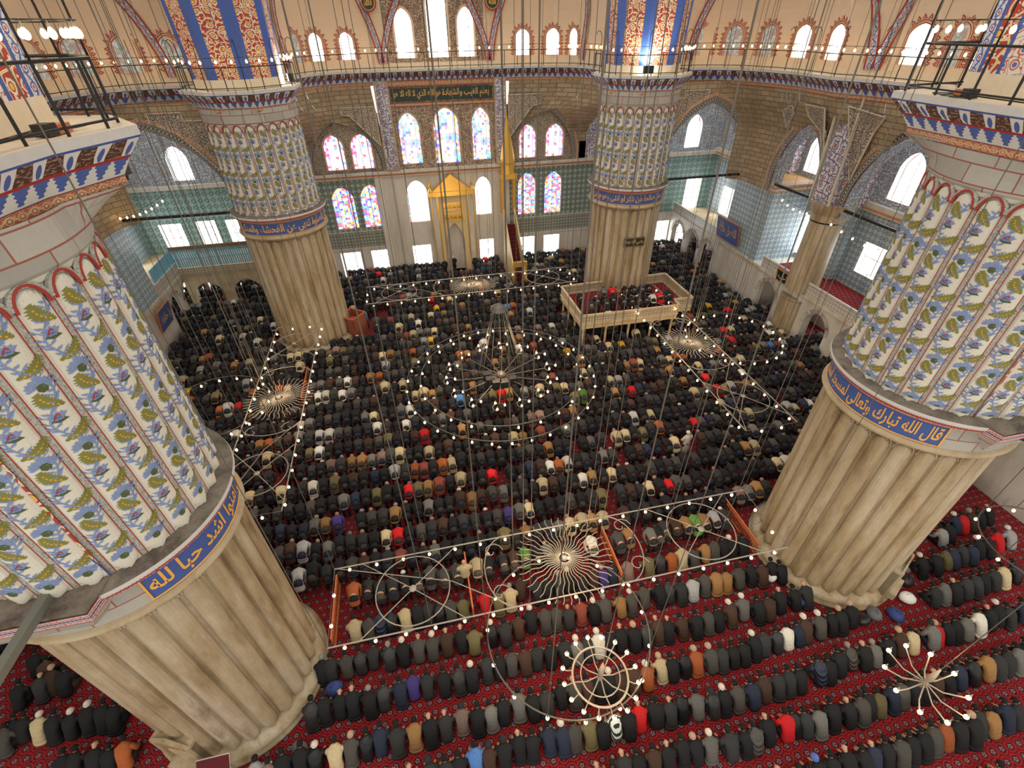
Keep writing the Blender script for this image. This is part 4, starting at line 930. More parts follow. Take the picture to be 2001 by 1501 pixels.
lamps_along([(-12,-8.35),(-9.5,-9.0),(-8.55,-10.4),(-9.15,-12),(-9.3,-13.2)],ZL+1.5,15,'close string of bright bulbs on the near left walkway',g,s0=.1)
lamps_along([(9.05,-15),(8.95,-12.6),(9.25,-9.35),(13,-9.1)],ZR+1.45,12,'close string of bright bulbs on the near right walkway',g)
# floodlights on the far pier walkways
def flood(x,y,tx,ty,lab,col,pw):
    t=thing('floodlight',lab,'floodlight',(x,y,ZC),math.atan2(ty-y,tx-x),group='floodlights on the pier walkways'); m=MB(); m.box(-.18,.12,-.28,.28,.12,.5); m.tube([(0,-.2,0),(0,-.2,.2)],.03,5); m.tube([(0,.2,0),(0,.2,.2)],.03,5); m.build('housing',MT['black_plastic'],t)
    m=MB(); m.box(.12,.14,-.25,.25,.15,.47); m.build('lamp_glass',MT['flood_glow'],t)
    lamp('floodlight_beam','SPOT',(x+(tx-x)*.2,y+(ty-y)*.2,ZC+.45),pw,col,target=(tx,ty,ZC+2.4),spot=2.0,size=.1)
flood(-9.35,12.6,-10.3,12.4,'floodlight glaring on the far left pier walkway',(1,1,1),260)
flood(11.0,9.35,11.2,10.4,'floodlight glaring on the far right pier walkway',(.9,1,.85),380)
flood(-9.6,-9.4,-10.4,-8.4,'bright greenish lamp on the near left walkway',(.8,1,.75),25)
# clutter on the near walkways
def clutter(x,y,z,rz,lab):
    t=thing('cable_box',lab,'electrical box',(x,y,z),rz,group='electrical boxes lying on the walkways'); m=MB(); m.box(-.22,.02,-.12,.12,0,.18); m.build('box',MT['black_plastic'],t); m=MB(); m.box(.04,.34,-.1,.1,.0,.14); m.build('wooden_block',MT['orange_wood'],t)
    m=MB(); m.tube([(.3*math.cos(a*.7)-.3+.04*a,.25*math.sin(a*.7)+.2,.03) for a in range(26)],.012,4); m.build('coiled_cable',MT['black_plastic'],t)
clutter(-9.3,-11.2,ZL,1.4,'black junction box and wooden block with cable on the near left walkway'); clutter(9.4,-10.9,ZR,1.2,'black junction box and wooden block with cable on the near right walkway')
# ------------------------------------------------------------ worshippers
def ell_loft(mb,secs,n=12,mat=None,caps=True):
    """sections: (centre, half width x, half depth, tilt) depth axis tilts in the y-z plane"""
    vs=[]
    for c,rx,rd,tl in secs:
        dy,dz=math.cos(tl),math.sin(tl)
        for j in range(n):
            a=2*PI*j/n; ca,sa=math.cos(a),math.sin(a); e=.75
            px=math.copysign(abs(ca)**e,ca)*rx; pd=math.copysign(abs(sa)**.9,sa)*rd
            vs.append((c[0]+px,c[1]+pd*dy,c[2]+pd*dz))
    fs=[(i*n+j,i*n+(j+1)%n,(i+1)*n+(j+1)%n,(i+1)*n+j) for i in range(len(secs)-1) for j in range(n)]
    if caps: fs+=[tuple(range(n-1,-1,-1)),tuple(range((len(secs)-1)*n,len(secs)*n))]
    mb.add(vs,fs,mat=mat)
def skin_mesh(name,V,E,R,mats,sub=1,matf=None):
    """one continuous body grown round a skeleton"""
    me=bpy.data.meshes.new(name); me.from_pydata(V,E,[]); o=bpy.data.objects.new(name,me); C.objects.link(o)
    md=o.modifiers.new('s','SKIN'); md.use_smooth_shade=True
    for i,(v,r) in enumerate(zip(me.skin_vertices[0].data,R)): v.radius=(r,r) if not isinstance(r,tuple) else r; v.use_root=(i==0)
    ss=o.modifiers.new('u','SUBSURF'); ss.levels=sub; ss.render_levels=sub
    dg=bpy.context.evaluated_depsgraph_get(); dg.update(); m2=bpy.data.meshes.new_from_object(o.evaluated_get(dg)); m2.name=name
    bpy.data.objects.remove(o)
    for m in mats: m2.materials.append(m)
    return m2
obcol('coat_wool'); obcol('coat_stripe',.8,'stripe'); obcol('coat_puffer',.45,'puffer'); obcol('coat_leather',.35); obcol('cap_cloth',.9); obcol('trouser_cloth',.9)
plain('skin',(.50,.30,.20),.6); plain('eye_dark',(.02,.02,.02),.3); plain('red_lips',(.35,.12,.10))
def body_skel(pose):
    """joints: pelvis first"""
    V=[];E=[];R=[]
    def add(p,r,par=None):
        V.append(p);R.append(r)
        if par is not None:E.append((par,len(V)-1))
        return len(V)-1
    P=POSE[pose]; pel=add(P['pelvis'],.12); w=add(P['waist'],.115,pel); ch=add(P['chest'],.135,w); nk=add(P['neck'],.05,ch); hb=add(P['head0'],.065,nk); hm=add(P['head1'],.092,hb); ht=add(P['head2'],.07,hm)
    for s in (-1,1):
        f=lambda p:(s*p[0],p[1],p[2])
        h=add(f(P['hip']),.10,pel); k=add(f(P['knee']),.07,h); a=add(f(P['ankle']),.042,k); t=add(f(P['toe']),.035,a)
        sh=add(f(P['shoulder']),.062,ch); el=add(f(P['elbow']),.045,sh); wr=add(f(P['wrist']),.03,el); pm=add(f(P['palm']),(.036,.018),wr)
        d=Vector(P['palm'])-Vector(P['wrist']); d.normalize(); side_=Vector((1,0,0)) if abs(d.x)<.8 else Vector((0,1,0))
        for i,(o,l) in enumerate(((-.030,.055),(-.010,.07),(.010,.066),(.028,.05))):
            b=Vector(P['palm'])+side_*o+d*.03; m_=b+d*l*.55+Vector((0,0,-.004)); e=b+d*l+Vector((0,0,-.016))
            q=add(f(tuple(b)),.0085,pm); q=add(f(tuple(m_)),.008,q); add(f(tuple(e)),.0065,q)
        b=Vector(P['palm'])-side_*.035-d*.01; e=b-side_*.03+d*.035; q=add(f(tuple(b)),.010,pm); add(f(tuple(e)),.008,q)
    return V,E,R
POSE=dict(
 sit=dict(pelvis=(0,-.30,.26),waist=(0,-.27,.42),chest=(0,-.10,.60),neck=(0,.05,.73),head0=(0,.10,.76),head1=(0,.16,.81),head2=(0,.20,.86),hip=(.10,-.26,.25),knee=(.16,.16,.10),ankle=(.11,-.36,.07),toe=(.11,-.50,.05),shoulder=(.19,-.02,.64),elbow=(.25,-.03,.40),wrist=(.18,.13,.24),palm=(.17,.20,.20)),
 bow=dict(pelvis=(0,-.18,.88),waist=(0,-.05,.95),chest=(0,.22,1.0),neck=(0,.42,.99),head0=(0,.47,.97),head1=(0,.55,.95),head2=(0,.61,.93),hip=(.10,-.17,.84),knee=(.12,-.12,.46),ankle=(.12,-.16,.09),toe=(.13,.02,.04),shoulder=(.19,.33,.98),elbow=(.24,.20,.74),wrist=(.17,.0,.55),palm=(.15,-.05,.49)),
 stand=dict(pelvis=(0,-.02,.92),waist=(0,-.01,1.08),chest=(0,-.01,1.32),neck=(0,.01,1.50),head0=(0,.03,1.55),head1=(0,.06,1.63),head2=(0,.06,1.70),hip=(.10,-.02,.88),knee=(.11,.0,.48),ankle=(.11,-.04,.09),toe=(.12,.13,.04),shoulder=(.19,-.01,1.42),elbow=(.25,.04,1.16),wrist=(.14,.20,1.06),palm=(.07,.22,1.06)))
def coat_parts(pose,long_=False,hood=False):
    m=MB(); P=POSE[pose]; s=1.06
    if pose=='sit':
        if long_: ell_loft(m,[((0,-.46,.06),.25,.15,.1),((0,-.42,.17),.235,.17,.2)],14)
        ell_loft(m,[((0,-.40,.14),.215,.17,.25),((0,-.38,.25),.225,.185,.3),((0,-.32,.37),.20,.165,.12),((0,-.24,.49),.215,.15,-.25),((0,-.14,.60),.245,.145,-.5),((0,-.04,.67),.235,.12,-.7),((0,.03,.71),.15,.09,-.8),((0,.07,.74),.075,.07,-.9)],14)
        for q in (-1,1): m.tube([(q*.17,-.06,.66),(q*.235,-.06,.58),(q*.27,-.05,.42),(q*.24,.04,.32),(q*.19,.12,.255)],[.075,.085,.075,.065,.055],8)
    elif pose=='bow':
        if long_: ell_loft(m,[((0,-.22,.50),.21,.13,.1),((0,-.23,.72),.21,.16,.2)],14)
        ell_loft(m,[((0,-.20,.74),.205,.15,.35),((0,-.20,.86),.205,.165,.7),((0,-.10,.95),.195,.14,1.25),((0,.05,.98),.205,.13,1.5),((0,.22,1.0),.235,.13,1.6),((0,.34,1.0),.225,.115,1.65),((0,.41,.99),.13,.085,1.7),((0,.45,.98),.07,.065,1.7)],14)
        for q in (-1,1): m.tube([(q*.17,.31,1.0),(q*.235,.28,.93),(q*.25,.18,.74),(q*.20,.06,.62),(q*.17,.01,.56)],[.07,.078,.068,.06,.05],8)
    else:
        ell_loft(m,[((0,-.02,.10 if long_ else .78),.25 if long_ else .2,.2 if long_ else .14,0),((0,-.02,.55 if long_ else .9),.21,.16,0),((0,-.01,1.1),.185,.125,0),((0,-.02,1.3),.23,.135,0),((0,-.02,1.42),.215,.11,0),((0,.0,1.49),.10,.08,0)],14)
        for q in (-1,1): m.tube([(q*.18,-.02,1.42),(q*.24,0,1.30),(q*.265,.05,1.15),(q*.21,.14,1.08),(q*.15,.19,1.06)],[.07,.075,.068,.06,.05],8)
    if hood:
        c=(0,.0,.735) if pose=='sit' else ((0,.37,1.06) if pose=='bow' else (0,-.06,1.47)); m.sphere(c,.12,10,6,sq=(1.15,.8,.62))
    return m
def trouser_parts(pose):
    m=MB(); P=POSE[pose]
    for s in (-1,1):
        h,k,a=[(s*P[q][0],P[q][1],P[q][2]) for q in ('hip','knee','ankle')]
        mid=tuple((u+v)/2 for u,v in zip(h,k)); m2=tuple((u+v)/2 for u,v in zip(k,a))
        m.tube([h,mid,k,m2,a] if pose!='sit' else [h,mid,k,(k[0],k[1]+.03,k[2]-.02),m2,a],[.125,.105,.085,.075,.055] if pose!='sit' else [.12,.10,.08,.075,.07,.055],8)
    p=P['pelvis']; m.sphere(p,.15,10,6,sq=(1.15,1,.9)); return m
def hair_mesh(pose,kind):
    P=POSE[pose]; h=Vector(P['head1']); f=(Vector(P['head2'])-Vector(P['head0'])).normalized(); m=MB()
    up={'sit':Vector((0,.05,1)),'bow':Vector((0,.75,.62)),'stand':Vector((0,-.12,1))}[pose].normalized(); bk=up.cross(Vector((1,0,0))).normalized()
    if bk.y>0 or (pose=='bow' and bk.z<0): bk=-bk
    x=Vector((1,0,0)); n,k=12,5; vs=[];fs=[]
    rr,lim=(.100,.62) if kind!='cap' else (.106,.50)
    c=h+bk*.008-up*.0
    vs.append(c+up*(rr+(.018 if kind=='cap' else .012)))
    for i in range(1,k+1):
        t=i/k*lim*PI
        for j in range(n):
            a=2*PI*j/n; back=math.cos(a); tt=t*(1+.18*back) if kind!='cap' else t
            flat=1.0 if kind!='cap' else (1.06 if i>1 else 1)
            vs.append(c+up*(math.cos(tt)*rr*(1.15))+(bk*math.cos(a)*1.08+x*math.sin(a))*(math.sin(tt)*rr*flat))
    for j in range(n): fs.append((0,1+j,1+(j+1)%n))
    for i in range(k-1):
        for j in range(n): fs.append((1+i*n+j,1+(i+1)*n+j,1+(i+1)*n+(j+1)%n,1+i*n+(j+1)%n))
    m.add(vs,fs)
    if kind=='cap': m.tube([c+up*(math.cos(lim*PI)*rr*1.15)+(bk*math.cos(2*PI*j/12)*1.08+x*math.sin(2*PI*j/12))*(rr*1.03) for j in range(12)],.010,4,closed=True)
    return m
def face_bits(pose):
    P=POSE[pose]; h=Vector(P['head1']); up={'sit':Vector((0,.35,.94)),'bow':Vector((0,.95,.1)),'stand':Vector((0,0,1))}[pose].normalized(); fw=Vector((1,0,0)).cross(up); fw=fw if fw.y>0 or fw.z<0 else -fw
    if pose=='bow': fw=Vector((0,.1,-1)).normalized()
    m=MB(); x=Vector((1,0,0))
    for s in (-1,1): m.sphere(h+fw*.083+x*s*.032+up*.005,.011,6,4,1); m.sphere(h+x*s*.094-up*.008,.024,6,5,0,sq=(.35,.8,1.1))
    m.tube([h+fw*.085+up*.01,h+fw*.112-up*.025,h+fw*.088-up*.035],[.009,.014,.010],6,mat=0); m.tube([h+fw*.083+x*.022-up*.055,h+fw*.092-up*.053,h+fw*.083-x*.022-up*.055],.006,5,mat=2)
    return m
SKN=[MT['skin'],MT['eye_dark'],MT['red_lips']]
BODY={};COAT={};TROU={};HAIR={};FACE={}
for p in POSE:
    BODY[p]=skin_mesh('body_'+p,*body_skel(p),SKN); FACE[p]=face_bits(p).mesh('face',SKN,True)
    # keep the face on the same continuous body mesh
    b=BODY[p]; fm=FACE[p]; V=[tuple(v.co) for v in b.vertices]+[tuple(v.co) for v in fm.vertices]; o=len(b.vertices)
    Fc=[tuple(q.vertices) for q in b.polygons]+[tuple(i+o for i in q.vertices) for q in fm.polygons]; mi=[0]*len(b.polygons)+[q.material_index for q in fm.polygons]
    nm=bpy.data.meshes.new('body'); nm.from_pydata(V,[],Fc); [nm.materials.append(k) for k in SKN]; nm.polygons.foreach_set('material_index',mi); nm.polygons.foreach_set('use_smooth',[True]*len(Fc)); BODY[p]=nm
    for l in (0,1):
        for h in (0,1):
            for k in ('coat_wool','coat_stripe','coat_puffer','coat_leather'):
                COAT[p,l,h,k]=None
    TROU[p]=trouser_parts(p).mesh('trousers',MT['trouser_cloth'],True); HAIR[p,'cap']=hair_mesh(p,'cap').mesh('cap',MT['cap_cloth'],True); HAIR[p,'hair']=hair_mesh(p,'hair').mesh('hair',MT['cap_cloth'],True)
def coat_mesh(p,l,h,k):
    if COAT[p,l,h,k] is None:
        base=coat_parts(p,l,h).mesh('coat',MT[k],True); COAT[p,l,h,k]=base
    return COAT[p,l,h,k]
COL=dict(k=((.012,.012,.014),'black'),c=((.035,.035,.036),'charcoal'),d=((.075,.07,.062),'dark grey'),g=((.17,.165,.15),'grey'),l=((.42,.42,.42),'light grey'),n=((.022,.03,.06),'navy blue'),b=((.07,.035,.022),'brown'),t=((.38,.20,.07),'tan'),m=((.62,.50,.29),'cream'),w=((.80,.76,.66),'white'),r=((.65,.012,.015),'red'),o=((.42,.11,.03),'rust orange'),e=((.12,.28,.05),'green'),y=((.75,.42,.02),'yellow'),u=((.10,.25,.60),'sky blue'),p=((.06,.04,.20),'purple blue'),h=((.26,.17,.14),'dusty pink'),v=((.17,.14,.06),'olive'),a=((.10,.09,.08),'patterned grey'),q=((.30,.07,.045),'reddish brown'),s=((.5,.5,.5),'green and white striped'))
CAP={'0':('hair',(.012,.010,.008),'dark hair'),'1':('cap',(.80,.74,.62),'white skullcap'),'2':(None,None,'bald head'),'3':('cap',(.03,.03,.035),'knitted cap'),'4':('hair',(.015,.012,.01),'dark hair'),'5':('cap',(.55,.38,.26),'tan cap'),'6':('hair',(.30,.29,.27),'grey hair'),'7':('cap',(.10,.22,.60),'blue cap')}
PEOPLE=[('nearest', '11.31,-20.19,y0'),
('second', '4.71,-18.85,c2 5.36,-18.94,k0 6.02,-18.86,k7 6.55,-18.87,k0 7.05,-18.85,k2 7.60,-18.93,k0 7.97,-18.90,n2 8.45,-18.90,k0 8.90,-18.96,d0 9.34,-18.93,k0 9.76,-18.94,k0 10.21,-18.88,d0 10.64,-18.89,o0 11.12,-18.92,k0 11.65,-18.97,k5 12.03,-18.82,c0 12.42,-18.93,t0 13.09,-18.86,n0 13.48,-18.93,c0'),
('third', '-0.54,-17.59,o2 -0.08,-17.65,k0 0.30,-17.48,c2 0.77,-17.51,k0 1.30,-17.51,b0 1.77,-17.53,k2 2.29,-17.45,k0 2.69,-17.54,k5 3.21,-17.56,g1h 3.82,-17.63,c4h 4.36,-17.67,k0 4.69,-17.68,d0p 5.22,-17.55,k2 5.90,-17.58,r0h 6.17,-17.57,k0l 6.56,-17.66,c0 7.00,-17.71,g0 7.55,-17.62,k0 8.13,-17.71,k2 8.61,-17.70,d0 8.90,-17.63,k0 9.32,-17.70,v0 9.89,-17.63,n0 10.27,-17.62,d0l 10.79,-17.57,k0 11.21,-17.62,k0 11.70,-17.61,b2 12.13,-17.63,k0 12.67,-17.56,n0 13.27,-17.55,k0l 13.90,-17.54,t0 14.32,-17.58,c0 14.74,-17.57,c4h 15.24,-17.58,g0 15.80,-17.45,k0'),
('fourth', '-6.62,-16.42,g2 -6.12,-16.42,k2 -5.54,-16.36,c3 -5.04,-16.45,c0 -4.65,-16.41,k0 -4.11,-16.28,u0h -3.69,-16.37,b3 -3.20,-16.34,k3 -2.71,-16.25,k2 -2.28,-16.33,k0 -1.73,-16.25,n0 -1.29,-16.33,n1 -0.91,-16.37,d0 -0.41,-16.35,v4h -0.01,-16.48,k4h 0.46,-16.36,s0 0.92,-16.42,k0 1.35,-16.32,r2 1.87,-16.30,k0 2.00,-16.35,k0 2.41,-16.42,c2 2.85,-16.34,k0l 3.37,-16.41,g0 3.90,-16.51,c3l 4.34,-16.49,k1 4.84,-16.49,d0 5.36,-16.53,n0 5.85,-16.43,b0 6.41,-16.46,c0 6.86,-16.44,c0 7.23,-16.48,k0 8.06,-16.39,n0p 8.44,-16.45,k0 8.97,-16.29,k0 9.50,-16.23,d6p 10.00,-16.32,k2 10.44,-16.34,g6 11.04,-16.29,k0 11.65,-16.21,b5 12.13,-16.26,m0 13.00,-16.26,g3h 13.23,-16.26,r5 13.69,-16.25,k0 14.08,-16.26,k0 14.50,-16.29,g0 15.11,-16.23,w0 15.70,-16.19,k2 16.17,-16.12,k1 16.51,-16.28,c0 17.20,-16.26,n0'),
('fifth', '-10.77,-15.19,l4h -10.39,-15.31,h4h -9.99,-15.17,k0 -9.46,-15.10,k0 -9.01,-15.20,k1l -8.41,-15.22,m4h -7.93,-15.17,a5 -7.45,-15.17,k0l -7.02,-15.10,n0 -6.49,-15.22,c4h -5.93,-15.20,t0 -5.44,-15.20,k2 -4.94,-15.19,c2 -4.38,-15.12,h3 -3.86,-15.23,k0 -3.45,-15.24,g0l -2.99,-15.16,k0 -2.46,-15.12,g0 -2.01,-15.25,k0 -1.55,-15.26,c0 -0.98,-15.15,k0 -0.53,-15.18,d2 -0.06,-15.19,b0 0.40,-15.18,k0 0.76,-15.21,k1 1.12,-15.24,b0 1.62,-15.21,b0 2.12,-15.25,o1 2.71,-15.10,m5 3.09,-15.19,k0 3.60,-15.18,k0l 4.03,-15.17,o5 4.58,-15.21,d5 5.01,-15.26,c4h 5.44,-15.28,k0 5.87,-15.29,k0 6.38,-15.14,k1 6.81,-15.13,c0 7.33,-15.16,c0l 7.78,-15.13,w0 8.25,-15.12,n0 8.60,-15.03,b1 9.22,-15.03,d1 9.76,-15.03,k0 10.14,-15.03,k5 10.69,-14.95,k5'),
('sixth', '-9.28,-13.86,c0l -8.91,-13.81,k0 -8.36,-13.82,k2 -7.95,-13.82,k2 -7.39,-13.94,k6h -6.91,-13.87,c0l -6.37,-13.87,n0 -5.92,-13.76,p0 -5.44,-13.84,c4h -4.86,-13.89,k0 -4.35,-13.91,c0l -3.89,-13.94,k1 -3.32,-13.74,c4h -2.89,-13.81,k0 -2.40,-13.77,d4h -1.95,-13.82,b0 -1.48,-13.79,c4h -0.98,-13.85,k0 -0.45,-13.84,c4h -0.00,-13.91,g1l 0.40,-13.87,c0 0.83,-13.85,w1 1.28,-13.87,k0 1.73,-13.84,k2 2.24,-13.92,k5 2.70,-13.94,c0l 3.19,-13.83,b2 3.61,-13.92,k2 4.15,-13.93,b0 4.73,-13.97,k0 5.26,-13.94,d4h 5.62,-13.96,k0 6.22,-13.89,b1 6.82,-13.79,g1 7.36,-13.97,k0 7.79,-14.00,b0 8.40,-13.86,k2 9.04,-13.88,k0 9.54,-13.87,c2'),
('seventh', '-9.08,-12.54,k6h -8.78,-12.55,c0 -8.25,-12.57,d0 -7.77,-12.55,c0l -7.28,-12.45,c0 -6.73,-12.62,c6l -6.23,-12.58,k1 -5.65,-12.57,d2 -5.15,-12.61,d1 -4.63,-12.58,b2 -4.08,-12.57,k2 -3.61,-12.73,v0 -2.94,-12.63,k1l -2.45,-12.71,c4h -1.89,-12.58,b0 -1.37,-12.43,k1 -0.84,-12.52,d0 -0.38,-12.54,d4h 0.08,-12.67,c2 0.62,-12.55,q0 1.11,-12.69,k1 1.55,-12.64,d6 2.18,-12.66,t0 2.67,-12.64,d1 3.25,-12.52,d0 3.90,-12.54,k0 4.34,-12.54,c0l 4.80,-12.64,c4h 5.30,-12.66,l0 5.92,-12.54,d0 6.39,-12.58,t0 6.84,-12.64,t0 7.39,-12.60,d4h 7.99,-12.56,k0 8.44,-12.70,b0 8.97,-12.61,k0 9.24,-12.81,k0'),
('eighth', '-8.01,-11.33,m4h -7.46,-11.39,d0 -7.03,-11.32,n0p -6.64,-11.34,k0l -6.11,-11.29,m0 -5.64,-11.27,k0 -5.21,-11.25,c0 -4.80,-11.40,k0l -4.34,-11.38,d0 -3.86,-11.43,v3 -3.01,-11.37,r0 -2.45,-11.50,v0 -1.95,-11.39,m6h -1.46,-11.08,b0 -0.86,-11.34,c0 -0.41,-11.38,k0 0.08,-11.29,c6 0.51,-11.22,k1h 0.99,-11.56,k0 1.56,-11.36,b0 1.96,-11.38,p5 2.40,-11.34,n0 3.05,-11.32,h0 4.03,-11.30,v0 4.57,-11.28,c0l 5.08,-11.32,o0 5.59,-11.25,m4h 6.05,-11.40,d0 6.69,-11.24,t4h 7.11,-11.23,d0 7.55,-11.25,k0 7.88,-11.29,k1 8.44,-11.34,k0'),
('ninth', '-8.02,-9.93,o0 -7.47,-9.89,k0l -6.98,-10.07,c0 -6.49,-10.05,c0 -6.02,-10.02,k1 -5.49,-10.04,k0 -5.00,-9.92,d4h -4.44,-10.08,d0 -3.92,-10.06,d0 -3.08,-9.94,m0 -2.60,-9.95,k1 -1.97,-9.95,k0l -1.52,-9.91,b0 -1.03,-9.87,e4h -0.50,-9.92,k0 -0.05,-9.95,g2 0.44,-10.06,b0 0.97,-10.03,k0 3.10,-10.06,d0 3.61,-9.90,t0 4.56,-10.15,g0 4.90,-10.15,k0 5.29,-9.93,c1 5.84,-9.89,b0 6.36,-9.92,t0 6.77,-9.98,e0 7.18,-10.01,t0 7.75,-9.91,l0 8.22,-9.97,c1'),
('left', '-18.73,-10.98,c2 -18.46,-10.80,b5 -19.36,-10.05,k0 -18.80,-10.43,b0 -19.32,-11.09,k0 -17.95,-10.96,k0'),
('left', '-19.00,-12.48,d0 -18.90,-12.21,k0 -18.59,-12.24,k0 -18.07,-12.35,m1 -17.61,-12.41,k0 -17.09,-12.48,k1 -16.61,-12.39,k1 -16.13,-12.43,k0 -15.74,-12.54,k0'),
('left', '-16.71,-13.70,k0 -16.39,-13.69,k0 -15.82,-13.72,k2 -15.40,-13.83,k0 -14.99,-13.73,o0'),
('right', '15.15,-13.81,k1 15.76,-13.85,k0 16.41,-13.78,v0 16.70,-13.79,n0 17.31,-13.72,c0 17.69,-13.83,n0'),
('right', '17.21,-12.85,l0 17.74,-12.74,k0 18.45,-12.42,n1 18.75,-12.49,r0 19.25,-12.45,b6 19.77,-12.41,k0 20.37,-12.36,k2'),
('right', '18.24,-13.65,k1 18.69,-13.70,k0 19.27,-13.57,r4h 20.03,-13.55,l1h'),
('right', '14.49,-15.01,c0 14.99,-14.96,g0 15.38,-15.05,k2 15.98,-14.99,c0 16.46,-14.97,c0 16.90,-14.94,k0 17.45,-14.93,c0 17.98,-14.91,m0 18.58,-14.88,k0l')]
rnd=random.Random(11)
def person(x,y,code,pose,label,group,z=0,rz=None,long_=None,hood=None,name='worshipper'):
    cc=COL[code[0]]; cp=CAP[code[1] if len(code)>1 else '0']; st=code[2:] if len(code)>2 else ''
    t=bpy.data.objects.new(name,None); C.objects.link(t); t.location=(x,y,z); t.rotation_euler=(0,0,rnd.uniform(-.10,.10) if rz is None else rz); t.empty_display_size=.2
    sc=rnd.uniform(.93,1.04); t.scale=(sc,sc*rnd.uniform(.97,1.03),sc); tag(t,label,'person',group)
    k='coat_stripe' if code[0]=='s' else 'coat_puffer' if 'p' in st else 'coat_leather' if 'l' in st else 'coat_wool'
    long_=rnd.random()<.4 if long_ is None else long_; hood=('h' in st) if hood is None else hood
    def ch(n,me,col=None):
        o=bpy.data.objects.new(n,me); C.objects.link(o); o.parent=t
        if col: o.color=(*col,1)
        return o
    ch('body',BODY[pose]); v=rnd.uniform(.8,1.2); ch('coat',coat_mesh(pose,int(long_),int(hood),k),tuple(min(1,q*v) for q in cc[0]))
    ch('trousers',TROU[pose],rnd.choice([(.015,.015,.018),(.02,.025,.045),(.05,.045,.04),(.03,.03,.03),(.10,.08,.06)]))
    if cp[0]: ch('cap' if cp[0]=='cap' else 'hair',HAIR[pose,cp[0]],cp[1])
    return t
ORD=['first','second','third','fourth','fifth','sixth','seventh','eighth','ninth','tenth','eleventh','twelfth','thirteenth','fourteenth','fifteenth','sixteenth','seventeenth','eighteenth','nineteenth','twentieth']+['twenty-'+q for q in ('first','second','third','fourth','fifth','sixth','seventh','eighth','ninth')]
ORD=ORD[:20]+ORD[20:]
def ordn(i,n):
    if i==0: return 'leftmost'
    if i==n-1: return 'rightmost'
    if i<n/2: return ORD[i]+' from the left'
    return ORD[n-1-i]+' from the right'
NEARROW={'nearest':'','second':'in bottom right corner row','third':'in second row from bottom','fourth':'in third row from bottom','fifth':'in fourth row from bottom','sixth':'in fifth row from bottom','seventh':'just below long lamp frame','eighth':'in lower row between barriers','ninth':'in upper row between barriers'}
LB=['left of near pier, top','left of near pier, middle','left of near pier, bottom']
RB=['right of right pier base','in red jersey row right','in red hood row right','beside the plastic bags right']
li=ri=0
for nm,s in PEOPLE:
    P=[q.split(',') for q in s.split()]; P=[(float(a),float(b),c) for a,b,c in P]
    if nm=='left': where=LB[li]; li+=1
    elif nm=='right': where=RB[ri]; ri+=1
    else: where=NEARROW[nm]
    n=len(P)
    for i,(x,y,c) in enumerate(P):
        cap=CAP[c[1]][2]; pose='sit'
        if nm=='ninth' and abs(x)<9.2: pose='bow'; y-=.35
        kind=' hooded' if 'h' in c[2:] else (' quilted' if 'p' in c[2:] else (' leather' if 'l' in c[2:] else ''))
        if n==1: lab='person in yellow top kneeling at the bottom right edge'
        else: lab='%s%s coat, %s, %s %s'%(COL[c[0]][1].replace('green and white ',''),kind,cap,ordn(i,n),where)
        person(x,y,c,pose,lab,'worshippers in the nearest rows')
# a few people who stand out
person(8.9,-5.5,'w1','stand','person in long white robe standing right of the middle of the hall','people standing out from the rows',long_=True)
person(1.9,-10.35,'w4h','bow','white hooded coat under the spoked wheel, right of its hub','people standing out from the rows',hood=True)
person(-3.6,-10.4,'m2','stand','cream shirt and jeans, upright just right of second red barrier','people standing out from the rows',long_=False)
person(-8.2,12.4,'u0','stand','person in blue jacket standing on bare carpet right of wooden pulpit','people standing out from the rows',rz=1.5)
person(-8.7,14.6,'k0','stand','person in black standing behind the blue-jacketed one near the pulpit','people standing out from the rows')
person(-.4,21.2,'k1','stand','person in black standing before the gilded niche','people standing out from the rows')
LG=[(8.3,7.3,'k1'),(8.9,7.0,'c0'),(9.5,7.3,'k0'),(10.1,6.8,'k0'),(10.7,6.8,'k0'),(11.25,6.8,'k1'),(11.8,6.8,'k3'),(12.35,6.9,'w0'),(12.95,7.05,'r0'),(13.6,7.0,'k0'),(9.3,8.6,'g0'),(9.9,8.5,'r3'),(10.4,8.6,'o0'),(11.0,8.5,'k0'),(11.6,8.5,'k0'),(12.2,8.4,'n3'),(12.8,8.5,'k0'),(7.4,8.2,'k0'),(7.7,6.9,'c0')]
fr=LG[:10];bk=LG[10:17]
for i,(x,y,c) in enumerate(LG):
    w='front row' if i<10 else ('back row' if i<17 else 'left end'); n=10 if i<10 else (7 if i<17 else 2); j=i if i<10 else (i-10 if i<17 else i-17)
    person(x,y-.45,c,'bow','%s coat, bowing on marble platform, %s of its %s'%(COL[c[0]][1],ordn(j,n),w),'worshippers on the raised marble platform',z=2.16,rz=rnd.uniform(-.25,.0))
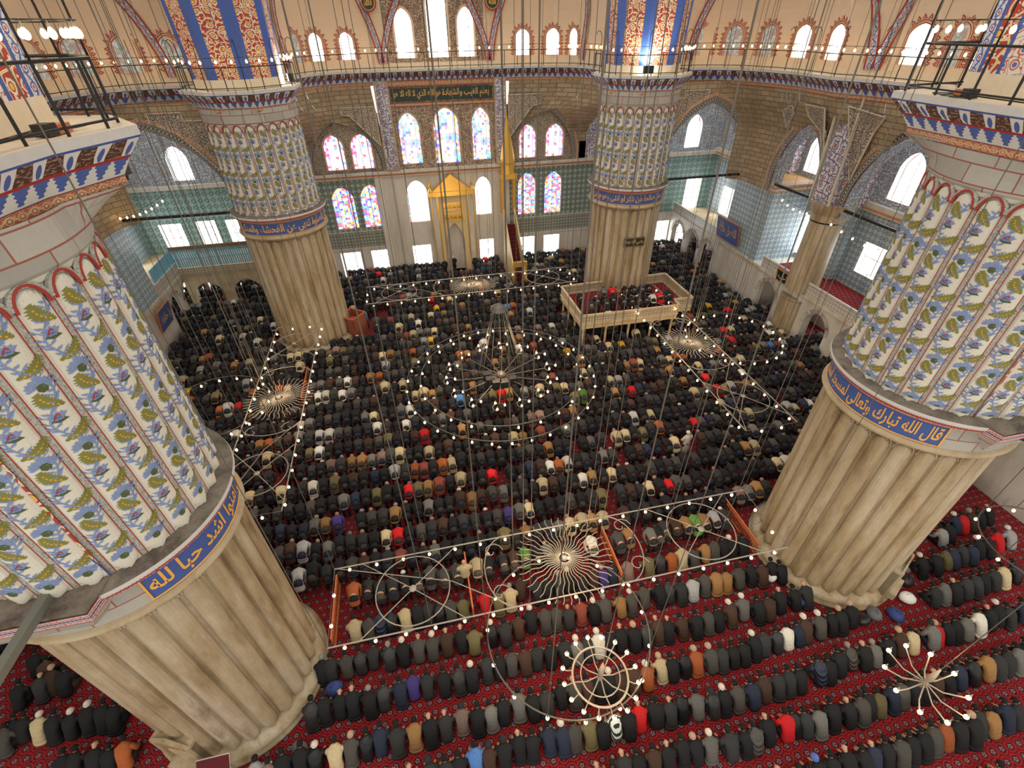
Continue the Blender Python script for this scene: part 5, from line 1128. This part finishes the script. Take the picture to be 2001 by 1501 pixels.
# ------------------------------------------------------------ the rest of the congregation, nobody could count them
SPECIAL='r,-5.9,-4.9 r,-6.4,-7.6 r,-1.4,-5.2 r,8.1,-0.0 r,10.1,-3.6 r,17.0,3.6 r,17.2,4.7 r,13.8,-8.9 r,13.1,-0.0 r,0.2,0.9 o,13.0,2.2 o,16.0,7.3 o,12.0,2.6 o,-6.9,5.1 o,-16.2,3.5 o,2.1,-5.4 o,-5.1,-3.9 y,-3.6,8.4 y,5.4,4.9 y,-18.7,5.9 y,18.1,8.5 y,-2.6,12.7 y,9.3,4.8 w,-4.4,10.6 w,-0.2,6.4 w,2.1,5.5 w,-10.3,3.8 w,-10.9,3.5 w,-9.2,4.6 w,-9.5,3.2 w,-12.8,12.7 w,-10.3,-1.2 w,1.5,-5.1 w,2.2,-5.1 w,2.9,-6.8 m,-3.6,-3.6 m,-7.0,3.5 m,-5.8,3.4 m,-4.7,-2.9 m,0.0,-2.5 m,-5.9,-2.8 m,-3.3,-5.1 m,-7.6,0.9 m,-10.1,12.4 m,-4.9,12.4 m,2.6,0.9 m,6.9,0.4 m,5.5,-3.8 m,1.3,-8.7 u,-2.5,1.0 e,5.2,0.1 t,-6.5,6.9 t,-9.4,-6.0 t,-7.5,4.1 t,1.9,-4.2 t,-3.7,1.6 t,0.6,1.4 t,3.6,-1.4 p,-9.1,-6.4 p,-1.1,-7.9 m,11.0,5.1 m,19.5,5.7 m,21.2,3.3 w,17.4,-4.3 m,16.0,0.6 r,-15.6,3.6 m,-15.9,8.4 m,-12.3,7.6 t,-16.6,8.3 o,-14.6,4.4 u,19.1,2.4 m,13.4,1.2 m,11.3,-1.9 m,12.7,-3.2 t,13.8,-2.0 r,6.7,-7.5 r,19.1,7.4 g,-0.9,-7.9 l,-10.4,-7.4 t,-3.0,-6.4 m,0.5,-6.4 t,2.3,-9.3 m,2.1,-8.9 m,4.2,-6.0 b,4.6,-8.0 w,13.2,-7.5 m,12.6,-7.9 h,8.0,11.0 h,-10.6,7.8 u,2.6,12.3 o,3.4,11.2 r,-3.2,14.7 t,-2.5,15.0 h,2.9,8.1 h,4.3,13.0 t,1.3,5.7'
def crowd():
    def var(pose,long_,cap):
        parts=[]; c=coat_parts(pose,long_,False); parts.append((c,0)); t=trouser_parts(pose); parts.append((t,1)); h=MB(); P=POSE[pose]; h.sphere(P['head1'],.098,9,6,sq=(.92,1.05,1.1)); h.tube([P['neck'],P['head0']],.055,6); parts.append((h,2))
        f=MB(); 
        for s in (-1,1): f.tube([(s*P['ankle'][0],P['ankle'][1]-.05,P['ankle'][2]-.03),(s*P['toe'][0],P['toe'][1],P['toe'][2])],[.05,.042],6)
        parts.append((f,4)); hm=hair_mesh(pose,cap); parts.append((hm,3))
        for s in (-1,1): f=MB(); f.sphere((s*P['palm'][0],P['palm'][1],P['palm'][2]),.045,6,4,sq=(.8,1.1,.7)); parts.append((f,2))
        V=[];F=[];K=[]
        for m,k in parts:
            o=len(V); V+=m.v; F+=[tuple(i+o for i in q) for q in m.f]; K+=[k]*len(m.v)
        return np.array(V,dtype=np.float32),F,np.array(K)
    VAR={(p,l,c):var(p,l,c) for p in ('bow','sit','stand') for l in (0,1) for c in ('hair','cap')}
    pal=[('k',.44),('c',.17),('d',.11),('g',.045),('b',.075),('n',.05),('t',.022),('m',.022),('l',.018),('w',.01),('v',.018),('o',.008),('r',.003),('h',.006),('q',.012)]
    SP=[(a.split(',')[0],float(a.split(',')[1]),float(a.split(',')[2])) for a in SPECIAL.split()]
    rc=random.Random(5); pts=[]
    def free(x,y):
        for px in (-PX,PX):
            for py in (-PY,PY):
                if math.hypot(x-px,y-py)<3.15: return False
        if abs(x)>21.6 and (abs(y)>7.7 and abs(y)<14.5): return False
        if abs(x)>24.8: return False
        if abs(x)>21.5 and y>14 and x>0 and abs((y-14)%2.5)<.4: return False
        if 4.0<x<5.9 and 16.4<y: return False
        if -10.4<x<-7.7 and 9.6<y<13.6: return False
        if -8.6<x<-6.6 and 12.2<y<14.2: return False
        if abs(x)<1.3 and y>20.2: return False
        if abs(x-8.9)<.45 and abs(y+5.5)<.7: return False
        if abs(x-5.1)<.25 and -6.3<y<-3: return False
        if abs(x+11.8)<.3 and 3<y<7: return False
        if 21.2<abs(x) and abs(abs(y)-4.35)<1.6: return False
        for cx in (6.9,8.7,10.4,12.0,13.7,15.2):
            if abs(x-cx)<.35 and (abs(y-5.75)<.45 or abs(y-10.3)<.4): return False
        return True
    rows=[-9.15+1.22*k for k in range(26)]
    for k,y0 in enumerate(rows):
        x=-24.6+rc.random()*.3
        while x<24.7:
            y=y0+rc.uniform(-.08,.08)+.06*math.sin(x*.5+k)
            if free(x,y+.2) and y<21.5 and rc.random()>.012: pts.append((x,y))
            x+=.495+rc.uniform(-.04,.06)
    for y0 in (-10.4,-11.6,-12.8,-14):     # behind the near piers
        x=14.9 if y0<-11.3 else 14.2
        for sx in (1,-1):
            xx=x if sx>0 else 14.8
            while xx<21.6:
                if free(sx*xx,y0) and not (sx>0 and y0<-11) and not (sx<0 and y0<-9.5): pts.append((sx*xx,y0+rc.uniform(-.06,.06)))
                xx+=.52
    cols={}
    for k,a,b in SP:
        i=min(range(len(pts)),key=lambda i:(pts[i][0]-a)**2+((pts[i][1]+.25)-b)**2); cols[i]=k
    VV=[];FF=[];CC=[];o=0; nf=[]
    keys=[p for p,_ in pal]; ws=[w for _,w in pal]
    for i,(x,y) in enumerate(pts):
        k=cols.get(i) or rc.choices(keys,ws)[0]; pose='bow'
        if y<-9.6: pose='sit' if rc.random()<.5 else 'bow'
        cap='cap' if rc.random()<.10 else 'hair'; V,F,K=VAR[pose,int(rc.random()<.4),cap]
        a=rc.uniform(-.12,.12); s=rc.uniform(.92,1.05); ca,sa=math.cos(a)*s,math.sin(a)*s
        W_=np.empty_like(V); W_[:,0]=x+V[:,0]*ca-V[:,1]*sa; W_[:,1]=y+V[:,0]*sa+V[:,1]*ca; W_[:,2]=V[:,2]*s*rc.uniform(.93,1.06)
        v=rc.uniform(.7,1.35); cc=tuple(min(.9,q*v) for q in COL[k][0]); hair=rc.choices([(.012,.01,.008),(.20,.19,.18),(.42,.27,.18)],[.8,.1,.1])[0] if cap=='hair' else rc.choice([(.72,.68,.6),(.03,.03,.03),(.3,.3,.3)])
        table=np.array([cc,rc.choice([(.012,.012,.014),(.02,.025,.045),(.05,.045,.04),(.03,.03,.03)]),(.42,.25,.17),hair,rc.choice([(.03,.03,.03),(.12,.12,.12),(.02,.02,.02),(.30,.05,.04)])],dtype=np.float32)
        VV.append(W_); CC.append(table[K]); FF.append((F,o)); o+=len(V)
    V=np.concatenate(VV); Cc=np.concatenate(CC); fl=[];ls=[];lt=[]; cache={}
    pos=0
    for F,off in FF:
        key=id(F)
        if key not in cache: cache[key]=(np.array([i for q in F for i in q],dtype=np.int32),np.array([len(q) for q in F],dtype=np.int32))
        a,b=cache[key]; fl.append(a+off); lt.append(b)
    fl=np.concatenate(fl); lt=np.concatenate(lt); ls=np.concatenate([[0],np.cumsum(lt)[:-1]]).astype(np.int32)
    me=bpy.data.meshes.new('congregation'); me.vertices.add(len(V)); me.vertices.foreach_set('co',V.astype(np.float32).ravel()); me.loops.add(len(fl)); me.loops.foreach_set('vertex_index',fl); me.polygons.add(len(lt)); me.polygons.foreach_set('loop_start',ls); me.polygons.foreach_set('loop_total',lt); me.polygons.foreach_set('use_smooth',np.ones(len(lt),dtype=bool))
    ca=me.color_attributes.new('cloth','FLOAT_COLOR','POINT'); ca.data.foreach_set('color',np.concatenate([Cc,np.ones((len(Cc),1),dtype=np.float32)],axis=1).astype(np.float32).ravel()); me.update(calc_edges=True)
    m=NM('congregation_cloth',.8,spec=.3); at=m.N('ShaderNodeAttribute'); at.attribute_name='cloth'; n=m.noise(m.obj(),7,3); m.col(m.mix(m.math('MULTIPLY',n,.5),at.outputs['Color'],(.008,.008,.008))); m.bump(m.noise(m.obj(),12,3),.7,.03); me.materials.append(m.m)
    ob=bpy.data.objects.new('congregation',me); C.objects.link(ob); ob['kind']='stuff'; tag(ob,'dense crowd of bowing worshippers in dark coats filling the red carpet up to the far wall','crowd')
    print('crowd',len(pts),len(V))
crowd()
def ob(mb,n,mats,p=None,sm=False): return mb.build(n,[MT[k] for k in mats],p,sm)
# marble raised platform
t=thing('raised_platform','marble raised platform on slim columns with pierced parapet, in front of far right pier','platform',(10.5,8,0)); m=MB(); dk=[(6.8,5.6),(13.9,5.5),(14.0,6.4),(15.4,6.3),(15.4,10.6),(6.7,10.3)]; L=[(x-10.5,y-8) for x,y in dk]
m.prism(L,1.75,2.1); ob(m,'deck',['loge_marble'],t); m=MB(); m.prism([(x*.97,y*.95) for x,y in L],2.1,2.15); ob(m,'platform_carpet',['carpet'],t)
for i,(a,b) in enumerate(zip(L,L[1:]+L[:1])):
    m=MB(); d=math.dist(a,b); m.quad((*a,2.1),(*b,2.1),(*b,2.78),(*a,2.78),[(0,0),(d,0),(d,.68),(0,.68)],0); m.beam((*a,2.82),(*b,2.82),.14,.10,1); m.beam((*a,2.14),(*b,2.14),.14,.10,1); ob(m,'parapet',['lattice','loge_marble'],t)
cm_=MB(); cm_.lathe([(.14,0),(.14,.12),(.09,.2),(.085,1.5),(.15,1.75)],10); cm_=cm_.mesh('column',MT['loge_marble'],True)
for x,y in [(7,5.8),(8.7,5.8),(10.4,5.75),(12.1,5.7),(13.7,5.7),(15.2,6.5),(15.2,10.4),(6.9,7.3),(6.9,8.8),(6.9,10.1)]:
    o=bpy.data.objects.new('column',cm_); C.objects.link(o); o.parent=t; o.location=(x-10.5,y-8,0)
m=MB(); m.box(-.2,.2,-.15,.15,.4,.46); [m.beam((sx*.18,sy*.13,0),(sx*.15,sy*.1,.42),.04,.04) for sx in(-1,1) for sy in(-1,1)]
tag(m.build('stool',MT['white_paint'],loc=(8.9,6.1,2.15)),'small white stool at the front of the marble platform','stool')
# gilded prayer niche
t=thing('prayer_niche','tall gilded marble niche with triangular crest in the middle of the far wall','niche',(0,22,0)); m=MB()
F=lambda s,z:(s,-.35,z); o_=A(-.85,.85,0,2.8,4.6,.35); sheet(m,F,-1.25,1.25,0,7.2,[o_],mat=0); reveal(m,F,o_,.9,(0,1,0),1); m.poly([(x,.15,z) for x,z in arch_pts(o_)],1); m.box(-1.0,1.0,-.4,-.36,4.7,6.5,0); ob(m,'niche_panel',['pale_gold','white_marble'],t)
for s in (-1,1):
    m=MB(); m.box(s*1.55-.32,s*1.55+.32,-.5,.1,0,7.1,0); m.box(s*1.3-.06,s*1.3+.06,-.56,-.3,0,7.1,1); m.box(s*1.85-.05,s*1.85+.05,-.56,-.3,0,7.1,1); m.lathe([(.2,7.1),(.25,7.4),(.06,7.7),(.12,7.9),(.0,8.5)],10,org=(s*1.8,-.3,0),mats=[1]*4); ob(m,'side_column',['white_marble','gilding'],t)
m=MB(); m.prism([(-2,-.6),(2,-.6),(2,.1),(-2,.1)],7.0,7.35); m.add([(-1.7,-.5,7.35),(1.7,-.5,7.35),(0,-.5,8.75),(-1.7,.1,7.35),(1.7,.1,7.35),(0,.1,8.75)],[(0,1,2),(5,4,3),(0,2,5,3),(2,1,4,5)]); ob(m,'crest',['gilding'],t)
for z,tx in ((5.75,'كلما دخل عليها زكريا المحراب'),(4.85,'وجد عندها رزقا')):
    m=MB(); m.box(-.85,.85,-.43,-.40,z-.05,z+.62,0); letter(m,tx,lambda x,y,z=z:(-.78+1.56*x,-.44,z+.03+.5*y),1); ob(m,'inscription',['gilding','night_green'],t)
m=MB(); m.box(-3.95,3.95,YB-.1,YB-.04,14.12,14.98,0); [letter(m,tx,lambda x,y,k=k:(-3.8+3.8*k+3.7*x,YB-.12,14.2+.68*y),1) for k,tx in enumerate(('هو الله الذي لا اله الا هو','يعلم الغيب والشهادة'))]; ob(m,'inscription_panel',['night_green','inscription_gold'],wb)
# pulpit stair
t=thing('stair_pulpit','tall gilded marble stair pulpit with pointed cone roof, right of the niche','pulpit',(5,16.8,0)); m=MB(); m.add([(x,y,z) for x in(-.55,-.45) for y,z in((0,0),(4.6,0),(4.6,5.6),(4.4,5.6),(0,1.3))],[(0,1,2,3,4),(9,8,7,6,5),(0,4,9,5),(4,3,8,9)]); m.add([(x,y,z) for x in(.45,.55) for y,z in((0,0),(4.6,0),(4.6,5.6),(4.4,5.6),(0,1.3))],[(0,1,2,3,4),(9,8,7,6,5),(0,4,9,5),(4,3,8,9)]); ob(m,'side_wall',['pale_gold'],t)
m=MB(); [m.box(-.44,.44,.3+i*.27,.6+i*.27,0,.3+i*.28) for i in range(15)]; ob(m,'stair',['maroon_cloth'],t)
m=MB(); [m.box(a,a+.12,-.1,.1,0,2.1) for a in(-.6,.48)]; m.box(-.6,.6,-.12,.12,1.9,2.35); ob(m,'gateway',['gilding'],t)
m=MB(); [m.box(sx*.55-.07,sx*.55+.07,y-.07,y+.07,5,8.2) for sx in(-1,1) for y in(4.4,5.2)]; m.box(-.7,.7,4.25,5.35,8.1,8.5); m.lathe([(.6,8.5),(.6,9.3),(.68,9.4),(.04,13),(0,13.6)],8,org=(0,4.8,0)); ob(m,'spire',['gilding'],t)
# wooden preaching chair
t=thing('wooden_pulpit','small carved dark red wooden pulpit box beside the far left pier','pulpit',(-9.1,11.8,0),-.65); m=MB(); m.box(-.7,.7,-.7,.7,0,.9,0); [m.box(*q,.9,1.7,0) for q in((-.7,.7,-.7,-.64),(-.7,-.64,-.7,.7),(.64,.7,-.7,.7),(-.7,.7,.64,.7))]; ob(m,'carved_box',['carved_wood'],t)
m=MB(); [m.beam(a,b,.07,.07) for a,b in(((-.7,-.7,1.72),(.7,-.7,1.72)),((.7,-.7,1.72),(.7,.7,1.72)),((.7,.7,1.72),(-.7,.7,1.72)),((-.7,.7,1.72),(-.7,-.7,1.72)))]; m.box(-.6,.6,.1,.6,.9,1.15); ob(m,'rail',['orange_wood'],t)
# low wooden barriers
def barrier(x,y0,y1,lab):
    t=thing('wooden_barrier',lab,'barrier',(x,y0,0),group='low wooden barriers on the carpet'); m=MB(); [m.beam((0,0,z),(0,y1-y0,z),.06,.05) for z in(.25,.75,.9)]; ob(m,'rail',['orange_wood'],t)
    m=MB(); n=int((y1-y0)/.12); [m.beam((0,i*.12,0),(0,i*.12,.88),.03,.03) for i in range(n+1)]; ob(m,'balusters',['orange_wood'],t)
barrier(-8.75,-11.9,-9.3,'orange wooden barrier beside the near left pier'); barrier(-3.5,-11.9,-9.4,'orange wooden barrier left of the spoked wheel'); barrier(2.65,-11.8,-9.5,'orange wooden barrier right under the spoked wheel'); barrier(8.85,-11.8,-9.3,'orange wooden barrier beside the near right pier'); barrier(-11.8,3.3,6.6,'reddish barrier in front of the far left pier')
# side galleries
for sg,nm in((1,'right'),(-1,'left')):
    lo,hi=sorted((sg*22.0,sg*25.6)); m=MB(); m.box(lo,hi,-8.3,8.3,3.5,3.75,0); m.box(lo,hi,13.9,22.6,3.5,3.75,0); o=struct(ob(m,'gallery',['tan_stone'])); o.name='trim_%d'%(70+sg)
    m=MB(); m.box(lo+.1,hi-.1,-8.25,8.25,3.75,3.78); o=struct(ob(m,'gallery',['carpet'])); o.name='trim_%d'%(73+sg)
    m=MB(); G=lambda s,z,sg=sg:(sg*22.0,s,z); ops=[A(c-.95,c+.95,0,2.0,3.0,.15) for c in (-6.9,-1.9,.0+.3,6.9,2.6)] ; ops=[A(-7.9,-5.8,0,2.0,3.05),A(-2.9,-.9,0,2.0,3.05),A(.7,2.7,0,2.0,3.05),A(5.8,7.9,0,2.0,3.05)]
    sheet(m,G,-8.3,8.3,0,3.5,ops,mat=0); op2=[A(14.5,16.7,0,2.0,3.0),A(17.1,19.3,0,2.0,3.0),A(19.7,21.9,0,2.0,3.0)]; sheet(m,G,13.9,22.5,0,3.5,op2,mat=0)
    for q in ops+op2: reveal(m,G,q,.5,(sg,0,0),0,bottom=False); ring(m,G,dict(q,zb=1.9),.28,-.03,(sg,0,0),1)
    for a,b in((-8.3,8.3),(13.9,22.4 if sg>0 else 18)): m.quad(G(a,3.75),G(b,3.75),G(b,4.5),G(a,4.5),[(0,0),(b-a,0),(b-a,.7),(0,.7)],2); m.beam(G(a,4.52),G(b,4.52),.14,.1,0); m.beam(G(a,3.6),G(b,3.6),.2,.16,0)
    o=struct(ob(m,'arcade',['white_marble','voussoir','lattice_pale'])); o.name='trim_%d'%(76+sg)
    for yc,w in((4.35,'farther'),(-4.35,'nearer')):
        m=MB(); m.lathe([(1.2,0),(1.2,.3),(1.05,.4),(1.05,3.0),(1.12,3.1)],28,mats=[0]*4); m.lathe([(1.05,3.75),(.98,8.4),(1.02,8.5),(1.05,8.9),(1.35,9.6)],28,mats=[0,1,0,0]); tag(m.build('gallery_column',[MT['pier_marble'],MT['black_iron']],smooth=False,loc=(sg*22.4,yc,0)),'stout round marble column of the %s gallery, %s one'%(nm,w),'column')
t=thing('balcony','far left corner balcony with pale blue timber balustrade','balcony',(-22,18,0)); m=MB(); m.box(0,7.6,0,4.4,3.4,3.7,0); sheet(m,lambda s,z:(s,0,z),0,7.6,0,3.4,[A(.5,2.6,0,1.7,2.75),A(3.4,5.5,0,1.7,2.75)],mat=0); m.box(0,7.6,-.12,0,5.5,5.75,2); m.quad((0,-.05,3.5),(7.6,-.05,3.5),(7.6,-.05,4.05),(0,-.05,4.05),[(0,0),(7.6,0),(7.6,.6),(0,.6)],1); ob(m,'gallery_wall',['tan_stone','lattice','brown_timber'],t)
m=MB(); [m.box(i*.16,i*.16+.11,-.06,-.02,4.1,5.5) for i in range(47)]; m.beam((0,-.07,4.8),(7.6,-.07,4.8),.05,.06); [m.box(-.06,-.02,-i*.16,-i*.16+.11,4.1,5.5) for i in range(25)]; ob(m,'balustrade',['blue_timber'],t)
# wall plaques
def wallsign(x,y,z,w,h,tx,lab,bgm,fr='orange_wood'):
    s=-1 if x>0 else 1; m=MB(); m.box(-.04,.04,-w/2,w/2,-h/2,h/2,0); m.quad((s*.05,-w/2+.06,-h/2+.06),(s*.05,w/2-.06,-h/2+.06),(s*.05,w/2-.06,h/2-.06),(s*.05,-w/2+.06,h/2-.06),None,1); letter(m,tx,lambda a,b:(s*.06,(s*(a-.5))*w*.8*1,(b-.5)*h*.55),2); o=m.build('calligraphy_panel',[MT[fr],MT[bgm],MT['inscription_gold']],loc=(x,y,z)); o.rotation_euler=(0,-s*-.18,0); tag(o,lab,'wall panel')
wallsign(21.75,12.9,4.9,3.1,1.8,'الله جل جلاله','large blue calligraphy panel on the right marble block','inscription_blue'); wallsign(21.85,5.3,4.0,2.0,.9,'علي','dark framed calligraphy panel below the right gallery parapet','night_green'); wallsign(-21.8,12.9,2.6,2.1,1.6,'يا حافظ','dark blue gold-framed calligraphy panel on the left marble block','inscription_blue')
# tie beams
for n,a,b,l in((1,(14.6,12.7,9.4),(22,12.7,9.4),'black iron tie beam under the great right arch'),(2,(22,9.4,9.4),(22.2,5.2,9.4),'black iron tie beam under the small right arch'),(3,(22.2,3.5,9.4),(22.2,-3.5,9.4),'black iron tie beam under the middle right arch'),(4,(-14.6,12.7,9.4),(-22,12.7,9.4),'black iron tie beam under the great left arch')):
    m=MB(); m.beam(a,b,.15,.15); tag(ob(m,'tie_beam',['black_iron']),l,'beam')
lampstring((-21.3,12.2,9.9),(-18.3,12.4,10.8),8,'sloping string of bulbs under the great left arch','strings of bulbs under the side arches'); lampstring((22.2,8.8,8.9),(22.2,5.6,8.7),5,'string of bulbs under the small right arch','strings of bulbs under the side arches'); lampstring((21.2,3.2,9.1),(21.4,-3,8.8),7,'string of bulbs under the middle right arch','strings of bulbs under the side arches')
# bags round the near piers
rb=random.Random(3); BG=[(11.2,-15.3),(11.8,-15.2),(12.6,-15.4),(13.6,-14.9),(14.2,-14.3),(14.5,-13.8),(9.3,-14.1),(8.9,-12.9),(-9.2,-14.1),(-9.6,-14.9),(-8.7,-13.3),(-10.6,-15.3),(-12.4,-15.4),(-13.3,-15.2),(-11.5,-15.6)]
for i,(x,y) in enumerate(BG):
    m=MB(); m.sphere((0,0,.2),.3,12,8,sq=(1,.8,.68)); m.v=[(a+.04*math.sin(9*b+i),b+.04*math.sin(11*c_),c_) for a,b,c_ in m.v]; m.tube([(-.1,0,.38),(0,0,.5),(.1,0,.38)],.015,5); o=m.build('bag',MT[('black_plastic','grey_bag','blue_bag','card_white')[i%4]],smooth=True,loc=(x,y,0),rz=i); tag(o,'%s bag heaped at near %s pier foot, %s of the pile'%(('black','grey','dark blue','white')[i%4],'right' if x>0 else 'left',ordn(i if x>0 else i-8,8)),'bag','bags heaped round the near piers')
t=thing('info_board','small dark red notice board on a pale metal frame, foot of near left pier','notice board',(-11.8,-15.1,0)); m=MB(); m.add([(-.45,-.2,1.0),(.45,-.2,1.0),(.45,.15,1.35),(-.45,.15,1.35)],[(0,1,2,3)]); ob(m,'board',['maroon_cloth'],t); m=MB(); m.tube([(-.47,-.22,.99),(.47,-.22,.99),(.47,.17,1.36),(-.47,.17,1.36)],.025,5,closed=True); [m.beam((a,.0,0),(a,.0,1.15),.04,.04) for a in(-.4,.4)]; ob(m,'frame',['pale_iron'],t)
# ------------------------------------------------------------ chandeliers
CG='wrought iron chandeliers hanging low over the worshippers'
def cables(t,pts,z0,top=26):
    for x,y in pts:
        m=MB(); m.tube([(x,y,z0),(x,y,top)],.013,4,caps=False); ob(m,'suspension_cable',['cable_steel'],t)
def bulbs(t,pts,s=1.):
    b=None
    for p in pts[:100]:
        if b is None: b=bulb(t,p,s)
        else: c=copytree(b,t); c.location=p
def circ(r,z,n=48,cx=0,cy=0): return [(cx+r*math.cos(2*PI*i/n),cy+r*math.sin(2*PI*i/n),z) for i in range(n)]
def glow(x,y,z,e): lamp('chandelier_light','POINT',(x,y,z+1.2),e,(1,.68,.38),size=.8)
def longframe(x,y,rz,Lh,lab):
    t=thing('long_chandelier',lab,'chandelier',(x,y,2.8),rz,CG); m=MB(); w=1.42; R_=[(-Lh,-w,0),(Lh,-w,0),(Lh,w,0),(-Lh,w,0)]; m.tube(R_,.028,6,closed=True); m.tube([(-Lh,w,.05)]+[(-Lh*.5,w*.0,.0),(-2.2,-w,.0)],.016,5); ob(m,'frame',['pale_iron'],t)
    m=MB(); m.tube(circ(.22,0,20),.03,5,closed=True); m.sphere((0,0,0),.13,10,6)
    for i in range(40):
        a=2*PI*i/40; m.tube([((.2+k*.16)*math.cos(a)-.035*math.sin(k*1.6)*math.sin(a),(.2+k*.16)*math.sin(a)+.035*math.sin(k*1.6)*math.cos(a),.0) for k in range(11)],.016,4)
    ob(m,'spoked_wheel',['pale_iron'],t)
    for s in(-1,1):
        m=MB(); m.tube(circ(1.3,0,36,s*5.6),.022,5,closed=True); [m.tube([(s*3.9,q*w,0),(s*5.6,0,.05),(s*7.4,-q*w,0)],.018,5) for q in(-1,1)]; m.sphere((s*5.6,0,.05),.14,8,5,sq=(1,1,.4)); m.tube([(s*2+s*1.0*math.cos(a),1.45*math.sin(a),0) for a in[PI*(.5-i/14) for i in range(15)]],.02,5)
        for q in(-1,1): m.tube([(s*2.6+(.42-.035*i)*math.cos(i*.55),q*.85+(.42-.035*i)*math.sin(i*.55),0) for i in range(12)],.018,5)
        ob(m,'scrollwork',['pale_iron'],t)
    n=int(Lh*2/.95); bulbs(t,[(-Lh+2*Lh*(i+.5)/n,q*w,-.19) for q in(-1,1) for i in range(n)]+[(s*Lh,a,-.19) for s in(-1,1) for a in(-.6,.5)])
    cables(t,[(-Lh+2*Lh*i/5,q*w) for i in range(6) for q in(-1,1)]+[(0,0),(1.6,.5),(-1.7,-.5)],0,24); glow(x,y,3.3,160)
longframe(.1,-11.75,0,8.4,'long bulb-lined iron frame with spoked wheel, nearest, between the near piers'); longframe(-12.1,.9,PI/2,8,'long bulb-lined iron frame with spoked wheel along the left side'); longframe(12.2,.9,PI/2,8,'long bulb-lined iron frame with spoked wheel along the right side'); longframe(.2,12.4,0,8,'long bulb-lined iron frame with spoked wheel before the gilded niche')
def rings(x,y,z,rs,nb,lab,nc=10):
    t=thing('ring_chandelier',lab,'chandelier',(x,y,z),0,CG); m=MB(); [m.tube(circ(r,dz,64),.025,5,closed=True) for r,dz in rs]; ob(m,'ring',['wrought_iron'],t)
    bulbs(t,[p for (r,dz),n in zip(rs,nb) for p in circ(r,dz-.19,n)]); cables(t,[(rs[0][0]*math.cos(2*PI*i/nc),rs[0][0]*math.sin(2*PI*i/nc)) for i in range(nc)],0,24); return t
t=rings(0,0,2.9,[(5.3,0),(4.5,.25)],[34,24],'huge round chandelier with two bulb rings and clustered arms in the middle of hall',16); glow(0,0,3.6,260)
m=MB(); m.sphere((0,0,0),.3,12,8)
for i in range(14):
    a=2*PI*i/14; ca,sa=math.cos(a),math.sin(a); m.tube([(.2*ca,.2*sa,0),(2.6*ca,2.6*sa,.1)],.025,5); m.tube([(3+.3*math.cos(b)*1 if 0 else 2.9*ca+.35*math.cos(b),2.9*sa+.35*math.sin(b),.1) for b in[i_*.7 for i_ in range(7)]],.02,5); m.tube([(.3*ca,.3*sa,4.2),(1.0*ca,1.0*sa,1.6),(1.3*ca,1.3*sa,.1)],.012,4)
m.lathe([(.0,4.1),(.45,4.2),(.3,4.4),(0,4.6)],12); ob(m,'arms',['wrought_iron'],t)
bs=[(2.9*math.cos(2*PI*i/14)+.3*math.cos(k*2.1),2.9*math.sin(2*PI*i/14)+.3*math.sin(k*2.1),.22) for i in range(14) for k in range(3)]
b=bulb(t,bs[0]); 
for p in bs[1:]: c=copytree(b,t); c.location=p
m=MB(); [m.box(.75*math.cos(a)-.25,.75*math.cos(a)+.25,.75*math.sin(a)-.2,.75*math.sin(a)+.2,-.2,.2) for a in(3.6,4.2,4.8,5.5,2.9)]; ob(m,'spotlight_box',['black_plastic'],t)
rings(15.3,1.0,2.8,[(2.9,0)],[22],'ring of bulbs right of the right side wheel'); rings(-15.4,1.0,2.8,[(2.7,0)],[18],'ring of bulbs left of the left side wheel'); rings(-.5,-14.1,2.6,[(2.7,0)],[15],'thin dark ring of bulbs below the long lamp frame',6); rings(17.9,-15.2,2.7,[(1.9,0)],[12],'ring of bulbs at the lower right edge',6)
def armlamp(x,y,lab,ring_):
    t=thing('arm_chandelier',lab,'chandelier',(x,y,2.7),0,CG); m=MB(); m.lathe([(.03,-.3),(.1,-.15),(.05,.1),(.1,.3),(.02,.9)],10)
    if ring_: m.tube(circ(.85,0,32),.035,6,closed=True); m.tube(circ(.6,.05,32),.02,5,closed=True)
    n=16 if ring_ else 10; r=1.15 if ring_ else 1.05
    for i in range(n if not ring_ else 8): a=2*PI*i/(n if not ring_ else 8); e=.85 if ring_ else r; m.tube([(.05*math.cos(a),.05*math.sin(a),0),(e*.5*math.cos(a),e*.5*math.sin(a),-.18),(e*math.cos(a),e*math.sin(a),0)],.022,5)
    if ring_: [m.tube([(.85*math.cos(a),.85*math.sin(a),0),(1.05*math.cos(a),1.05*math.sin(a),-.1),(r*math.cos(a),r*math.sin(a),.02)],.018,5) for a in[2*PI*i/n for i in range(n)]]
    ob(m,'arms',['pale_iron'],t,True); bulbs(t,[(r*math.cos(2*PI*i/n),r*math.sin(2*PI*i/n),.06) for i in range(n)],1.15); cables(t,[(0,0)],.9,24); glow(x,y,3.1,60)
armlamp(0,-15.8,'small round iron chandelier with curled arms near bottom centre',True); armlamp(9.5,-18.1,'small branching chandelier at the lower right',False)
